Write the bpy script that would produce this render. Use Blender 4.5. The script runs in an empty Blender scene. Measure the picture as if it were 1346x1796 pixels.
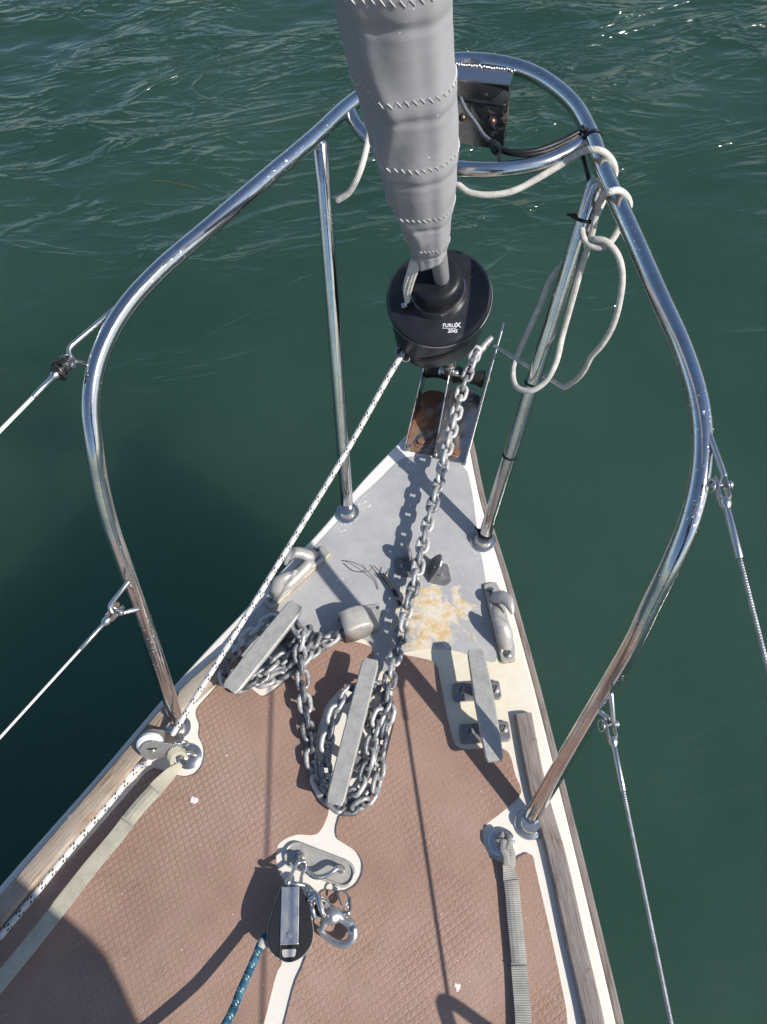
import bpy, bmesh, math, random
import numpy as np
from mathutils import Vector, Matrix, Quaternion
random.seed(7); RNG = np.random.default_rng(7)
R = math.radians
scene = bpy.context.scene
COL = scene.collection

# ------------------------------------------------------------------ camera, sky, sun, exposure
# world: +x starboard, +y towards the stem, z=0 the foredeck, metres
FW = Vector((-0.17400, 0.45160, -0.87510)); RT = Vector((0.96460, 0.25700, -0.05910)); DN = FW.cross(RT)
CAM = Vector((0.19433, 0.0, 1.3254)); FPX = 1300.0
FW.normalize(); DN.normalize(); RT = DN.cross(FW)
cd = bpy.data.cameras.new('camera'); cam = bpy.data.objects.new('camera', cd); COL.objects.link(cam)
cd.sensor_fit = 'VERTICAL'; cd.sensor_height = 24.0; cd.lens = FPX / 1796 * 24.0
cd.clip_start = 0.02; cd.clip_end = 3000
cam.matrix_world = Matrix(((RT.x, -DN.x, -FW.x, CAM.x), (RT.y, -DN.y, -FW.y, CAM.y), (RT.z, -DN.z, -FW.z, CAM.z), (0, 0, 0, 1)))
scene.camera = cam

SUN = Vector((1.15, -0.286, 1.0)).normalized()
world = bpy.data.worlds.new('World'); scene.world = world; world.use_nodes = True
wn = world.node_tree; bg = wn.nodes['Background']
sky = wn.nodes.new('ShaderNodeTexSky'); sky.sky_type = 'NISHITA'; sky.sun_disc = False
sky.sun_elevation = math.asin(SUN.z); sky.sun_rotation = math.atan2(SUN.x, SUN.y)
sky.air_density = 1.0; sky.dust_density = 0.7; sky.ozone_density = 3.0
wn.links.new(sky.outputs[0], bg.inputs[0]); bg.inputs[1].default_value = 0.112
sd = bpy.data.lights.new('sun', 'SUN'); sd.energy = 4.7; sd.angle = R(0.53); sd.color = (1.0, 0.955, 0.89)
so = bpy.data.objects.new('sun', sd); COL.objects.link(so); so.rotation_euler = SUN.to_track_quat('Z', 'Y').to_euler()
so.location = (4, -1, 4)
scene.view_settings.view_transform = 'Standard'; scene.view_settings.look = 'None'
scene.view_settings.exposure = 0.27; scene.view_settings.gamma = 1.0
try:
    scene.cycles.max_bounces = 8; scene.cycles.glossy_bounces = 5; scene.cycles.use_denoising = True
except Exception: pass

# ------------------------------------------------------------------ measuring helper: sight line meets a horizontal plane z
def ray(px, py):
    return (FW + RT * ((px - 673) / FPX) + DN * ((py - 898) / FPX))
def at(px, py, z=0.0):
    d = ray(px, py); t = (z - CAM.z) / d.z
    return CAM + d * t
def pts(l):
    return [at(*p) for p in l]

# ------------------------------------------------------------------ material helpers
class NT:
    def __init__(s, name):
        s.m = bpy.data.materials.new(name); s.m.use_nodes = True; s.t = s.m.node_tree; s.b = s.t.nodes['Principled BSDF']
        s.tc = s.t.nodes.new('ShaderNodeTexCoord')
    def n(s, typ, **kw):
        nd = s.t.nodes.new(typ)
        for k, v in kw.items():
            if k.startswith('i_'):
                key = k[2:]; nd.inputs[int(key) if key.isdigit() else key.replace('_', ' ')].default_value = v
            else: setattr(nd, k, v)
        return nd
    def l(s, a, b): s.t.links.new(a, b)
    def coord(s, which='Object', scale=(1, 1, 1), rot=(0, 0, 0), loc=(0, 0, 0)):
        mp = s.n('ShaderNodeMapping'); s.l(s.tc.outputs[which], mp.inputs[0])
        mp.inputs['Scale'].default_value = scale; mp.inputs['Rotation'].default_value = rot; mp.inputs['Location'].default_value = loc
        return mp.outputs[0]
    def noise(s, vec, scale, detail=3, rough=0.55, dist=0.0, out=0):
        nd = s.n('ShaderNodeTexNoise'); nd.inputs['Scale'].default_value = scale; nd.inputs['Detail'].default_value = detail
        nd.inputs['Roughness'].default_value = rough; nd.inputs['Distortion'].default_value = dist
        if vec is not None: s.l(vec, nd.inputs['Vector'])
        return nd.outputs[out]
    def ramp(s, fac, stops, interp='LINEAR'):
        r = s.n('ShaderNodeValToRGB'); r.color_ramp.interpolation = interp
        el = r.color_ramp.elements
        while len(el) < len(stops): el.new(0.5)
        for e, (p, c) in zip(el, stops):
            e.position = p; e.color = (*c, 1) if len(c) == 3 else c
        s.l(fac, r.inputs[0]); return r.outputs[0]
    def mix(s, fac, a, b, mode='MIX'):
        m = s.n('ShaderNodeMix', data_type='RGBA', blend_type=mode)
        for v, i in ((fac, 0), (a, 6), (b, 7)):
            if isinstance(v, (int, float)): m.inputs[i].default_value = v
            elif isinstance(v, tuple): m.inputs[i].default_value = (*v, 1)
            else: s.l(v, m.inputs[i])
        return m.outputs[2]
    def math(s, op, a, b=None, c=None, clamp=False):
        m = s.n('ShaderNodeMath', operation=op); m.use_clamp = clamp
        for i, v in enumerate((a, b, c)):
            if v is None: continue
            if isinstance(v, (int, float)): m.inputs[i].default_value = v
            else: s.l(v, m.inputs[i])
        return m.outputs[0]
    def base(s, v):
        if isinstance(v, tuple): s.b.inputs['Base Color'].default_value = (*v, 1)
        else: s.l(v, s.b.inputs['Base Color'])
    def rough(s, v):
        if isinstance(v, (int, float)): s.b.inputs['Roughness'].default_value = v
        else: s.l(v, s.b.inputs['Roughness'])
    def metal(s, v):
        if isinstance(v, (int, float)): s.b.inputs['Metallic'].default_value = v
        else: s.l(v, s.b.inputs['Metallic'])
    def bump(s, h, dist, strength=1.0, prev=None):
        b = s.n('ShaderNodeBump'); b.inputs['Distance'].default_value = dist; b.inputs['Strength'].default_value = strength
        s.l(h, b.inputs['Height'])
        if prev is not None: s.l(prev, b.inputs['Normal'])
        s.l(b.outputs[0], s.b.inputs['Normal']); return b.outputs[0]
    def spec(s, v): s.b.inputs['Specular IOR Level'].default_value = v
    def near(s, p, r0, r1, vec=None, sx=1.0, sy=1.0):
        # 1 at distance < r0 from p, 0 beyond r1 (object coordinates)
        mp = s.n('ShaderNodeMapping'); s.l(vec or s.tc.outputs['Object'], mp.inputs[0])
        mp.vector_type = 'POINT'; mp.inputs['Location'].default_value = (-p[0] * sx, -p[1] * sy, 0); mp.inputs['Scale'].default_value = (sx, sy, 0)
        ln = s.n('ShaderNodeVectorMath', operation='LENGTH'); s.l(mp.outputs[0], ln.inputs[0])
        mr = s.n('ShaderNodeMapRange'); s.l(ln.outputs['Value'], mr.inputs[0])
        mr.inputs[1].default_value = r0; mr.inputs[2].default_value = r1; mr.inputs[3].default_value = 1; mr.inputs[4].default_value = 0
        return mr.outputs[0]

def m_steel(name, col=(0.62, 0.62, 0.62), rough=0.12, grime=0.25, rust=0.0, scale=1.0):
    t = NT(name); v = t.coord()
    n1 = t.noise(v, 60 * scale, 5, 0.6); n2 = t.noise(v, 420 * scale, 3)
    c = t.mix(t.ramp(n1, [(0.35, (0, 0, 0)), (0.75, (1, 1, 1))]), col, tuple(x * (1 - grime) for x in col))
    if rust > 0:
        rm = t.ramp(t.noise(v, 34 * scale, 6, 0.72, 0.2), [(0.62 - rust * 0.42, (0, 0, 0)), (0.78 - rust * 0.42, (1, 1, 1))])
        c = t.mix(rm, c, t.mix(n1, (0.10, 0.045, 0.025), (0.30, 0.14, 0.07)))
        t.metal(t.math('SUBTRACT', 1.0, t.math('MULTIPLY', rm, 0.8)))
        t.rough(t.math('ADD', t.math('MULTIPLY', rm, 0.5), rough + 0.08))
    else:
        t.metal(1.0)
        mr = t.n('ShaderNodeMapRange'); t.l(n1, mr.inputs[0]); mr.inputs[3].default_value = rough * 0.6; mr.inputs[4].default_value = rough * 1.9
        t.rough(mr.outputs[0])
    t.base(c); b = t.bump(n2, 0.0006, 0.12); t.bump(n1, 0.002, 0.10, b)
    return t.m

def m_tube():
    t = NT('polished_stainless_tube'); v = t.coord()
    n1 = t.noise(v, 30, 5, 0.6); n2 = t.noise(t.coord(scale=(1, 1, 1)), 700, 2)
    drops = t.ramp(t.noise(v, 260, 2, 0.5), [(0.66, (0, 0, 0)), (0.70, (1, 1, 1))])
    patch = t.ramp(t.noise(v, 9, 4, 0.6), [(0.48, (0, 0, 0)), (0.62, (1, 1, 1))])
    salt = t.math('MULTIPLY', drops, patch)
    c = t.mix(t.ramp(n1, [(0.4, (0, 0, 0)), (0.8, (1, 1, 1))]), (0.64, 0.63, 0.62), (0.50, 0.48, 0.45))
    rm = t.ramp(t.noise(v, 55, 6, 0.75), [(0.68, (0, 0, 0)), (0.76, (1, 1, 1))])
    c = t.mix(rm, c, (0.30, 0.17, 0.10)); c = t.mix(salt, c, (0.75, 0.75, 0.74))
    t.base(c); t.metal(t.math('SUBTRACT', 1.0, t.math('MULTIPLY', salt, 0.5)))
    mr = t.n('ShaderNodeMapRange'); t.l(n1, mr.inputs[0]); mr.inputs[3].default_value = 0.05; mr.inputs[4].default_value = 0.20
    t.rough(t.math('ADD', mr.outputs[0], t.math('MULTIPLY', salt, 0.3)))
    b = t.bump(n1, 0.004, 0.10); b = t.bump(n2, 0.0003, 0.12, b); t.bump(salt, 0.0006, 0.3, b)
    return t.m

def m_galv(name='galvanised_steel', lo=(0.085, 0.092, 0.108), hi=(0.54, 0.53, 0.505)):
    t = NT(name); v = t.coord()
    oi = t.n('ShaderNodeObjectInfo')
    n = t.noise(v, 110, 5, 0.65); n2 = t.noise(v, 30, 3)
    f = t.math('ADD', n, t.math('MULTIPLY', t.math('SUBTRACT', oi.outputs['Random'], 0.5), 0.45))
    c = t.ramp(f, [(0.30, lo), (0.52, tuple((a + b) / 2 for a, b in zip(lo, hi))), (0.72, hi)])
    rm = t.ramp(t.noise(v, 45, 6, 0.75, 0.2), [(0.62, (0, 0, 0)), (0.76, (1, 1, 1))])
    c = t.mix(rm, c, (0.25, 0.17, 0.11))
    t.base(c); t.metal(0.35)
    t.rough(0.42); b = t.bump(n, 0.0015, 0.5); t.bump(t.noise(v, 500, 2), 0.0005, 0.3, b)
    return t.m

def m_cast(name='cast_aluminium', hi=(0.47, 0.45, 0.41), lo=(0.34, 0.33, 0.31), metal=0.25, rough=0.42):
    t = NT(name); v = t.coord()
    n = t.noise(v, 70, 6, 0.7); n3 = t.noise(v, 600, 2)
    t.base(t.mix(t.ramp(n3, [(0.62, (0, 0, 0)), (0.72, (1, 1, 1))]), t.ramp(n, [(0.32, lo), (0.66, hi)]), tuple(x * 0.6 for x in lo)))
    t.metal(metal); t.rough(rough); b = t.bump(n3, 0.0008, 0.35); t.bump(n, 0.002, 0.15, b)
    return t.m

def m_worn_cast():
    t = NT('weather_stained_casting'); v = t.coord(); n = t.noise(v, 40, 6, 0.7, 0.3); n2 = t.noise(v, 90, 5, 0.7)
    c = t.ramp(n, [(0.34, (0.30, 0.28, 0.25)), (0.52, (0.42, 0.40, 0.36)), (0.70, (0.50, 0.49, 0.46))])
    c = t.mix(t.math('MULTIPLY', t.ramp(n2, [(0.52, (0, 0, 0)), (0.68, (1, 1, 1))]), 0.6), c, (0.34, 0.25, 0.14))
    t.base(c); t.metal(0.2); t.rough(0.5); t.bump(n2, 0.002, 0.25); return t.m

def m_plain(name, c, rough=0.5, noise=0.15, scale=80, bump=0.2, bd=0.0006, metal=0.0, spec=0.5):
    t = NT(name); n = t.noise(t.coord(), scale, 4, 0.6)
    t.base(t.ramp(n, [(0.3, tuple(x * (1 - noise) for x in c)), (0.7, tuple(min(1, x * (1 + noise)) for x in c))]))
    t.rough(rough); t.metal(metal); t.spec(spec)
    if bump: t.bump(t.noise(t.coord(), scale * 6, 2), bd, bump)
    return t.m

def m_rope(name, c, dark, fleck=None, pitch=0.012, around=8):
    # v runs along the rope in metres, u once around
    t = NT(name); uv = t.n('ShaderNodeSeparateXYZ'); t.l(t.tc.outputs['UV'], uv.inputs[0])
    u, v = uv.outputs[0], uv.outputs[1]
    a = t.math('MULTIPLY', u, around); b = t.math('MULTIPLY', v, 1 / pitch * 2)
    s1 = t.math('SINE', t.math('MULTIPLY', t.math('ADD', a, b), 2 * math.pi)); s2 = t.math('SINE', t.math('MULTIPLY', t.math('SUBTRACT', a, b), 2 * math.pi))
    h = t.math('MAXIMUM', s1, s2)
    n = t.noise(t.coord(), 90, 4)
    col = t.ramp(n, [(0.35, dark), (0.62, c)])
    if fleck:
        fa, fb, fc, per = fleck
        vv = t.math('FRACT', t.math('DIVIDE', v, per))
        d = t.math('ABSOLUTE', t.math('SUBTRACT', vv, 0.5))
        uu = t.math('FRACT', t.math('MULTIPLY', u, 4))
        sl = t.math('FRACT', t.math('ADD', t.math('MULTIPLY', u, 5), t.math('MULTIPLY', v, 2 / per * fb)))
        b1 = t.math('LESS_THAN', t.math('ABSOLUTE', t.math('SUBTRACT', vv, 0.38)), fa); b2 = t.math('LESS_THAN', t.math('ABSOLUTE', t.math('SUBTRACT', vv, 0.60)), fa)
        sl = t.math('FRACT', t.math('ADD', t.math('ADD', t.math('MULTIPLY', u, 5), t.math('MULTIPLY', b2, 0.5)), t.math('MULTIPLY', vv, fb)))
        m1 = t.math('MAXIMUM', b1, b2); m2 = t.math('LESS_THAN', sl, 0.36)
        col = t.mix(t.math('MULTIPLY', m1, m2), col, fc)
    t.base(col); t.rough(0.85); t.spec(0.2); t.bump(h, 0.0009, 0.6)
    return t.m

def m_gelcoat():
    t = NT('gelcoat_cream'); v = t.coord()
    n = t.noise(v, 9, 5, 0.6); n2 = t.noise(v, 70, 5, 0.7); n3 = t.noise(v, 380, 2)
    white = (0.74, 0.71, 0.67); cream = (0.68, 0.60, 0.44)
    sep = t.n('ShaderNodeSeparateXYZ'); t.l(t.tc.outputs['Object'], sep.inputs[0])
    mr = t.n('ShaderNodeMapRange'); t.l(t.math('ADD', sep.outputs[1], t.math('MULTIPLY', n, 0.5)), mr.inputs[0])
    mr.inputs[1].default_value = 0.95; mr.inputs[2].default_value = 0.62
    g = t.near((0.13, 0.36), 0.10, 0.28)
    c = t.mix(t.math('MULTIPLY', t.math('MAXIMUM', g, t.math('MULTIPLY', mr.outputs[0], 0.35)), t.ramp(n2, [(0.3, (.5, .5, .5)), (0.6, (1, 1, 1))])), white, cream)
    spots = t.ramp(n2, [(0.64, (0, 0, 0)), (0.76, (1, 1, 1))])
    c = t.mix(t.math('MULTIPLY', spots, 0.55), c, (0.42, 0.36, 0.24))
    c = t.mix(t.math('MULTIPLY', t.ramp(n3, [(0.68, (0, 0, 0)), (0.74, (1, 1, 1))]), 0.5), c, (0.30, 0.27, 0.22))
    t.base(c); t.rough(0.42); t.bump(n2, 0.0015, 0.12)
    return t.m

def m_grey_paint(pc, chips):
    t = NT('grey_deck_paint'); v = t.coord()
    n = t.noise(v, 14, 5, 0.65); n2 = t.noise(v, 55, 6, 0.7, 0.6); n3 = t.noise(v, 240, 3)
    c = t.ramp(n, [(0.30, (0.335, 0.335, 0.340)), (0.52, (0.388, 0.383, 0.380)), (0.75, (0.44, 0.435, 0.425))])
    scr = t.ramp(t.noise(t.coord(scale=(9, 1, 1), rot=(0, 0, 0.5)), 26, 3, 0.6), [(0.66, (0, 0, 0)), (0.72, (1, 1, 1))]); c = t.mix(t.math('MULTIPLY', scr, 0.30), c, (0.55, 0.55, 0.54))
    scr = t.ramp(t.noise(t.coord(scale=(1, 7, 1), rot=(0, 0, -0.4)), 30, 3, 0.6), [(0.66, (0, 0, 0)), (0.72, (1, 1, 1))]); c = t.mix(t.math('MULTIPLY', scr, 0.25), c, (0.24, 0.24, 0.24))
    c = t.mix(t.math('MULTIPLY', t.ramp(n2, [(0.50, (0, 0, 0)), (0.72, (1, 1, 1))]), 0.35), c, (0.30, 0.285, 0.25))
    # white flaked chips, denser at listed places
    for p, r in chips:
        g = t.near(p, r * 0.3, r)
        k = t.ramp(t.math('ADD', t.math('ADD', t.math('MULTIPLY', n3, 0.6), t.math('MULTIPLY', n2, 0.4)), t.math('MULTIPLY', g, 0.10)), [(0.665, (0, 0, 0)), (0.675, (1, 1, 1))])
        c = t.mix(t.math('MULTIPLY', k, g), c, (0.72, 0.70, 0.68))
    g = t.near(pc, 0.012, 0.105, sy=0.85); n4 = t.noise(v, 24, 6, 0.62, 1.2); n5 = t.noise(v, 42, 4, 0.6, 0.5)
    mk = t.ramp(t.math('ADD', t.math('MULTIPLY', n4, 1.1), t.math('MULTIPLY', g, 0.50)), [(0.765, (0, 0, 0)), (0.86, (1, 1, 1))])
    rimk = t.ramp(t.math('ADD', t.math('MULTIPLY', n4, 1.1), t.math('MULTIPLY', g, 0.50)), [(0.74, (0, 0, 0)), (0.80, (1, 1, 1))])
    c = t.mix(t.math('MULTIPLY', rimk, 0.35), c, (0.50, 0.46, 0.38))
    inner = t.ramp(n5, [(0.30, (0.52, 0.36, 0.17)), (0.43, (0.60, 0.43, 0.23)), (0.52, (0.62, 0.53, 0.40)), (0.60, (0.64, 0.59, 0.52)), (0.68, (0.46, 0.37, 0.28)), (0.80, (0.33, 0.29, 0.25))])
    c = t.mix(mk, c, inner)
    # smeared dark stain where the chain drags
    st_ = t.math('MULTIPLY', t.near((pc[0] - 0.035, pc[1] - 0.03), 0.01, 0.055, sx=1.5, sy=0.6), t.ramp(n2, [(0.40, (0, 0, 0)), (0.6, (1, 1, 1))]))
    c = t.mix(t.math('MULTIPLY', st_, 0.7), c, (0.17, 0.165, 0.16))
    sp = t.ramp(t.math('ADD', t.noise(v, 170, 2), t.math('MULTIPLY', t.near(pc, 0.03, 0.17), 0.22)), [(0.80, (0, 0, 0)), (0.83, (1, 1, 1))])
    c = t.mix(sp, c, (0.64, 0.54, 0.36))
    t.base(c); t.rough(0.55); b = t.bump(mk, 0.0006, -0.5); t.bump(n3, 0.0012, 0.25, b)
    return t.m

def m_tread():
    t = NT('diamond_tread_sheet'); v = t.coord()
    sep = t.n('ShaderNodeSeparateXYZ'); t.l(v, sep.inputs[0])
    x = t.math('DIVIDE', sep.outputs[0], 0.0128); y = t.math('DIVIDE', sep.outputs[1], 0.0150)
    A = t.math('PINGPONG', t.math('ADD', x, y), 0.5); B = t.math('PINGPONG', t.math('SUBTRACT', x, y), 0.5)
    h = t.math('MINIMUM', A, B)
    h = t.math('SMOOTH_MIN', h, 0.30, 0.10)
    n = t.noise(v, 5, 5, 0.6); n2 = t.noise(v, 30, 4, 0.6); n3 = t.noise(v, 620, 2)
    c = t.ramp(n, [(0.30, (0.265, 0.157, 0.117)), (0.50, (0.335, 0.210, 0.160)), (0.72, (0.390, 0.258, 0.205))])
    c = t.mix(t.math('MULTIPLY', t.ramp(n2, [(0.45, (0, 0, 0)), (0.8, (1, 1, 1))]), 0.35), c, (0.26, 0.20, 0.13))
    c = t.mix(t.math('MULTIPLY', t.ramp(n3, [(0.5, (0, 0, 0)), (0.8, (1, 1, 1))]), 0.35), c, (0.42, 0.31, 0.28))
    sm = t.ramp(t.noise(t.coord(scale=(1.6, 0.8, 1), rot=(0, 0, 0.3)), 9, 6, 0.7, 0.8), [(0.55, (0, 0, 0)), (0.75, (1, 1, 1))])
    c = t.mix(t.math('MULTIPLY', sm, 0.40), c, (0.21, 0.150, 0.105))
    st2 = t.ramp(t.noise(v, 34, 3, 0.5, 0.5), [(0.66, (0, 0, 0)), (0.74, (1, 1, 1))])
    c = t.mix(t.math('MULTIPLY', st2, 0.28), c, (0.17, 0.11, 0.085))
    spk = t.ramp(t.noise(v, 150, 1, 0.4), [(0.80, (0, 0, 0)), (0.82, (1, 1, 1))])
    c = t.mix(spk, c, (0.6, 0.5, 0.46))
    # green-grey dirt held in the grooves along the port side
    gr = t.ramp(h, [(0.02, (1, 1, 1)), (0.14, (0, 0, 0))])
    dirt = t.near((-0.27, 0.02), 0.06, 0.20, sx=1.3, sy=0.55)
    c = t.mix(t.math('MULTIPLY', gr, t.math('ADD', t.math('MULTIPLY', dirt, t.math('MULTIPLY', n, 1.0)), 0.06)), c, (0.14, 0.125, 0.075))
    t.base(c); t.rough(0.75); t.spec(0.3)
    wear = t.ramp(t.noise(v, 7, 4), [(0.38, (0.08, 0.08, 0.08)), (0.64, (1, 1, 1))])
    b = t.bump(t.math('MULTIPLY', h, wear), 0.0034, 0.55); b = t.bump(t.noise(v, 330, 3, 0.7), 0.0022, 0.55, b); t.bump(n3, 0.0012, 0.5, b)
    return t.m

def m_wood(name, a=(0.36, 0.27, 0.20), b_=(0.21, 0.155, 0.12), grey=(0.34, 0.32, 0.30), rot=0.0):
    t = NT(name)
    v = t.coord('UV', scale=(150, 7, 1))
    g = t.noise(v, 3.0, 6, 0.65, 0.3); n = t.noise(t.coord(), 14, 4); n2 = t.noise(t.coord('UV', scale=(14, 1.2, 1)), 4, 3)
    c = t.ramp(g, [(0.36, b_), (0.60, a)])
    c = t.mix(t.ramp(n, [(0.38, (0, 0, 0)), (0.62, (1, 1, 1))]), c, t.mix(0.7, c, grey))
    c = t.mix(t.ramp(n2, [(0.60, (0, 0, 0)), (0.78, (1, 1, 1))]), c, t.mix(0.5, c, (0.40, 0.33, 0.16)))
    t.base(c); t.rough(0.78); t.spec(0.25); t.bump(g, 0.0022, 0.7)
    return t.m

def m_cloth():
    t = NT('grey_sail_cloth'); v = t.coord()
    n = t.noise(v, 18, 5, 0.6); n3 = t.noise(v, 900, 2)
    spk = t.ramp(t.noise(v, 170, 1, 0.4), [(0.765, (0, 0, 0)), (0.785, (1, 1, 1))])
    c = t.ramp(n, [(0.3, (0.30, 0.295, 0.305)), (0.7, (0.36, 0.355, 0.365))])
    t.base(t.mix(spk, c, (0.62, 0.62, 0.62))); t.rough(0.62); t.spec(0.35)
    b = t.bump(t.noise(v, 14, 4, 0.5, 0.6), 0.005, 0.35); t.bump(n3, 0.0005, 0.2, b)
    return t.m

def m_web(name, c, d):
    t = NT(name); uv = t.n('ShaderNodeSeparateXYZ'); t.l(t.tc.outputs['UV'], uv.inputs[0])
    rib = t.math('SINE', t.math('MULTIPLY', uv.outputs[1], 2 * math.pi / 0.0030))
    cx = t.math('SINE', t.math('MULTIPLY', uv.outputs[0], 2 * math.pi * 9))
    n = t.noise(t.coord(), 45, 4)
    c1 = t.ramp(n, [(0.35, d), (0.65, c)])
    t.base(t.mix(t.math('MULTIPLY', t.ramp(rib, [(0.0, (1, 1, 1)), (0.5, (0, 0, 0))]), 0.35), c1, tuple(x * 0.55 for x in d)))
    t.rough(0.85); t.spec(0.2); b = t.bump(rib, 0.0007, 0.6); t.bump(cx, 0.0004, 0.3, b)
    return t.m

def m_water():
    t = NT('sea_water')
    def rs(ang, sc):
        m1 = t.n('ShaderNodeMapping'); t.l(t.tc.outputs['Object'], m1.inputs[0]); m1.inputs['Rotation'].default_value = (0, 0, R(ang))
        m2 = t.n('ShaderNodeMapping'); t.l(m1.outputs[0], m2.inputs[0]); m2.inputs['Scale'].default_value = sc
        return m2.outputs[0]
    n = t.noise(t.coord(scale=(1, 1, 0)), 0.7, 4)
    t.base(t.ramp(n, [(0.3, (0.0165, 0.0440, 0.0310)), (0.7, (0.0300, 0.0640, 0.0475))]))
    t.rough(0.060); t.b.inputs['IOR'].default_value = 1.333
    t.b.inputs['Subsurface Weight'].default_value = 1.0; t.b.inputs['Subsurface Radius'].default_value = (0.7, 1.0, 1.0); t.b.inputs['Subsurface Scale'].default_value = 2.4
    t.b.subsurface_method = 'BURLEY'
    def ridge(vec, sc, dist, pw, det=2):
        r1 = t.noise(vec, sc, det, 0.5, dist)
        return t.math('POWER', t.math('SUBTRACT', 1.0, t.math('ABSOLUTE', t.math('MULTIPLY', t.math('SUBTRACT', r1, 0.5), 4.0)), clamp=True), pw)
    w = rs(-24, (0.62, 1.7, 1)); w2 = rs(-8, (0.7, 1.5, 1))
    sep = t.n('ShaderNodeSeparateXYZ'); t.l(t.tc.outputs['Object'], sep.inputs[0])
    mr = t.n('ShaderNodeMapRange'); t.l(sep.outputs[1], mr.inputs[0]); mr.inputs[1].default_value = 1.9; mr.inputs[2].default_value = 4.1
    mr.inputs[3].default_value = 0.09; mr.inputs[4].default_value = 1.0
    patch = t.ramp(t.noise(t.coord(), 0.9, 2), [(0.38, (0.10, 0.10, 0.10)), (0.60, (1, 1, 1))])
    k = t.math('MULTIPLY', mr.outputs[0], patch)
    # thin raised crests: a narrow ridge on a broad soft back
    b = t.bump(t.math('MULTIPLY', ridge(w, 1.45, 0.7, 5.0, 4), k), 0.052, 1.0)
    b = t.bump(t.math('MULTIPLY', ridge(w2, 3.2, 0.8, 4.0, 3), k), 0.017, 0.9, b)
    b = t.bump(t.math('MULTIPLY', ridge(rs(-38, (0.7, 1.6, 1)), 8.0, 0.6, 3.0, 2), k), 0.004, 0.7, b)
    t.bump(t.noise(rs(-20, (0.8, 1.3, 1)), 4.0, 3), 0.03, 0.30, b)
    return t.m

M = {}
M['tube'] = m_tube()
M['steel'] = m_steel('stainless_fitting', (0.66, 0.65, 0.63), rough=0.24)
M['steel_rusty'] = m_steel('rust_bled_stainless', (0.42, 0.37, 0.32), 0.22, 0.4, rust=0.62)
M['steel_stain'] = m_steel('tea_stained_stainless', (0.55, 0.53, 0.51), 0.2, 0.3, rust=0.14)
M['mirror'] = m_steel('mirror_sheet', (0.70, 0.64, 0.58), 0.07, 0.25, rust=0.10, scale=0.7)
M['galv'] = m_galv()
M['cast'] = m_cast()
M['cast_worn'] = m_worn_cast()
M['cast_dark'] = m_cast('pitted_casting', (0.30, 0.29, 0.28), (0.16, 0.16, 0.17), 0.5, 0.45)
M['cast_metal'] = m_cast('satin_cast_stainless', (0.56, 0.54, 0.51), (0.42, 0.40, 0.38), 0.85, 0.30)
M['black'] = m_plain('black_plastic', (0.010, 0.011, 0.014), 0.40, 0.3, 60, 0.15, spec=0.3)
M['black_matte'] = m_plain('black_rubber', (0.014, 0.014, 0.015), 0.6, 0.4, 120, 0.4)
M['drum'] = m_plain('moulded_charcoal_plastic', (0.0165, 0.017, 0.021), 0.36, 0.25, 45, 0.25)
M['white_plastic'] = m_plain('white_plastic', (0.72, 0.72, 0.70), 0.35, 0.05)
M['letter'] = m_plain('printed_white', (0.70, 0.70, 0.72), 0.6, 0.05, bump=0)
M['thread'] = m_plain('white_thread', (0.72, 0.71, 0.68), 0.8, 0.1, bump=0)
M['rope_white'] = m_rope('braided_white_rope', (0.66, 0.64, 0.59), (0.50, 0.47, 0.41), None, 0.006, 6)
M['rope_fleck'] = m_rope('white_rope_black_fleck', (0.74, 0.72, 0.69), (0.62, 0.59, 0.55), (0.085, 0.9, (0.012, 0.012, 0.02), 0.0240), 0.005, 6)
M['rope_blue'] = m_rope('blue_braided_rope', (0.060, 0.17, 0.25), (0.012, 0.055, 0.10), (0.07, 1.5, (0.42, 0.50, 0.42), 0.017), 0.006, 6)
M['wire'] = m_plain('white_cover_wire', (0.70, 0.68, 0.64), 0.4, 0.1, 30)
M['cable_steel'] = m_rope('twisted_wire', (0.55, 0.55, 0.56), (0.36, 0.36, 0.37), None, 0.006, 3)
M['cable_steel'].node_tree.nodes['Principled BSDF'].inputs['Metallic'].default_value = 0.7
M['cable_steel'].node_tree.nodes['Principled BSDF'].inputs['Roughness'].default_value = 0.4
M['gel'] = m_gelcoat()
_pc = at(752, 1082)
M['grey'] = m_grey_paint((_pc.x, _pc.y), [((at(640, 880).x, at(640, 880).y), 0.05), ((at(605, 925).x, at(605, 925).y), 0.045), ((at(720, 815).x, at(720, 815).y), 0.04), ((at(600, 1020).x, at(600, 1020).y), 0.035), ((at(842, 965).x, at(842, 965).y), 0.035)])
M['tread'] = m_tread()
M['wood'] = m_wood('weathered_teak', (0.38, 0.285, 0.205), (0.17, 0.115, 0.08), (0.37, 0.33, 0.28))
M['wood_grey'] = m_wood('weathered_grey_teak', (0.27, 0.225, 0.20), (0.10, 0.08, 0.07), (0.25, 0.22, 0.205))
M['cloth'] = m_cloth()
M['web'] = m_web('cream_webbing', (0.55, 0.51, 0.40), (0.42, 0.39, 0.30))
M['web_grey'] = m_web('grey_webbing', (0.41, 0.39, 0.35), (0.30, 0.29, 0.26))
M['water'] = m_water()
M['hull'] = m_plain('hull_gelcoat', (0.70, 0.70, 0.70), 0.25, 0.05, 12, 0.05)
M['droppings'] = m_plain('bird_dropping', (0.72, 0.66, 0.60), 0.9, 0.15, 200, 0.6)
M['line_black'] = m_plain('old_black_cord', (0.05, 0.052, 0.055), 0.8, 0.5, 300, 0.5)
M['sealant'] = m_plain('aged_sealant', (0.40, 0.31, 0.17), 0.7, 0.35, 90, 0.3)
M['tape'] = m_plain('black_tape', (0.02, 0.021, 0.022), 0.3, 0.4, 200, 0.5)

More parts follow.
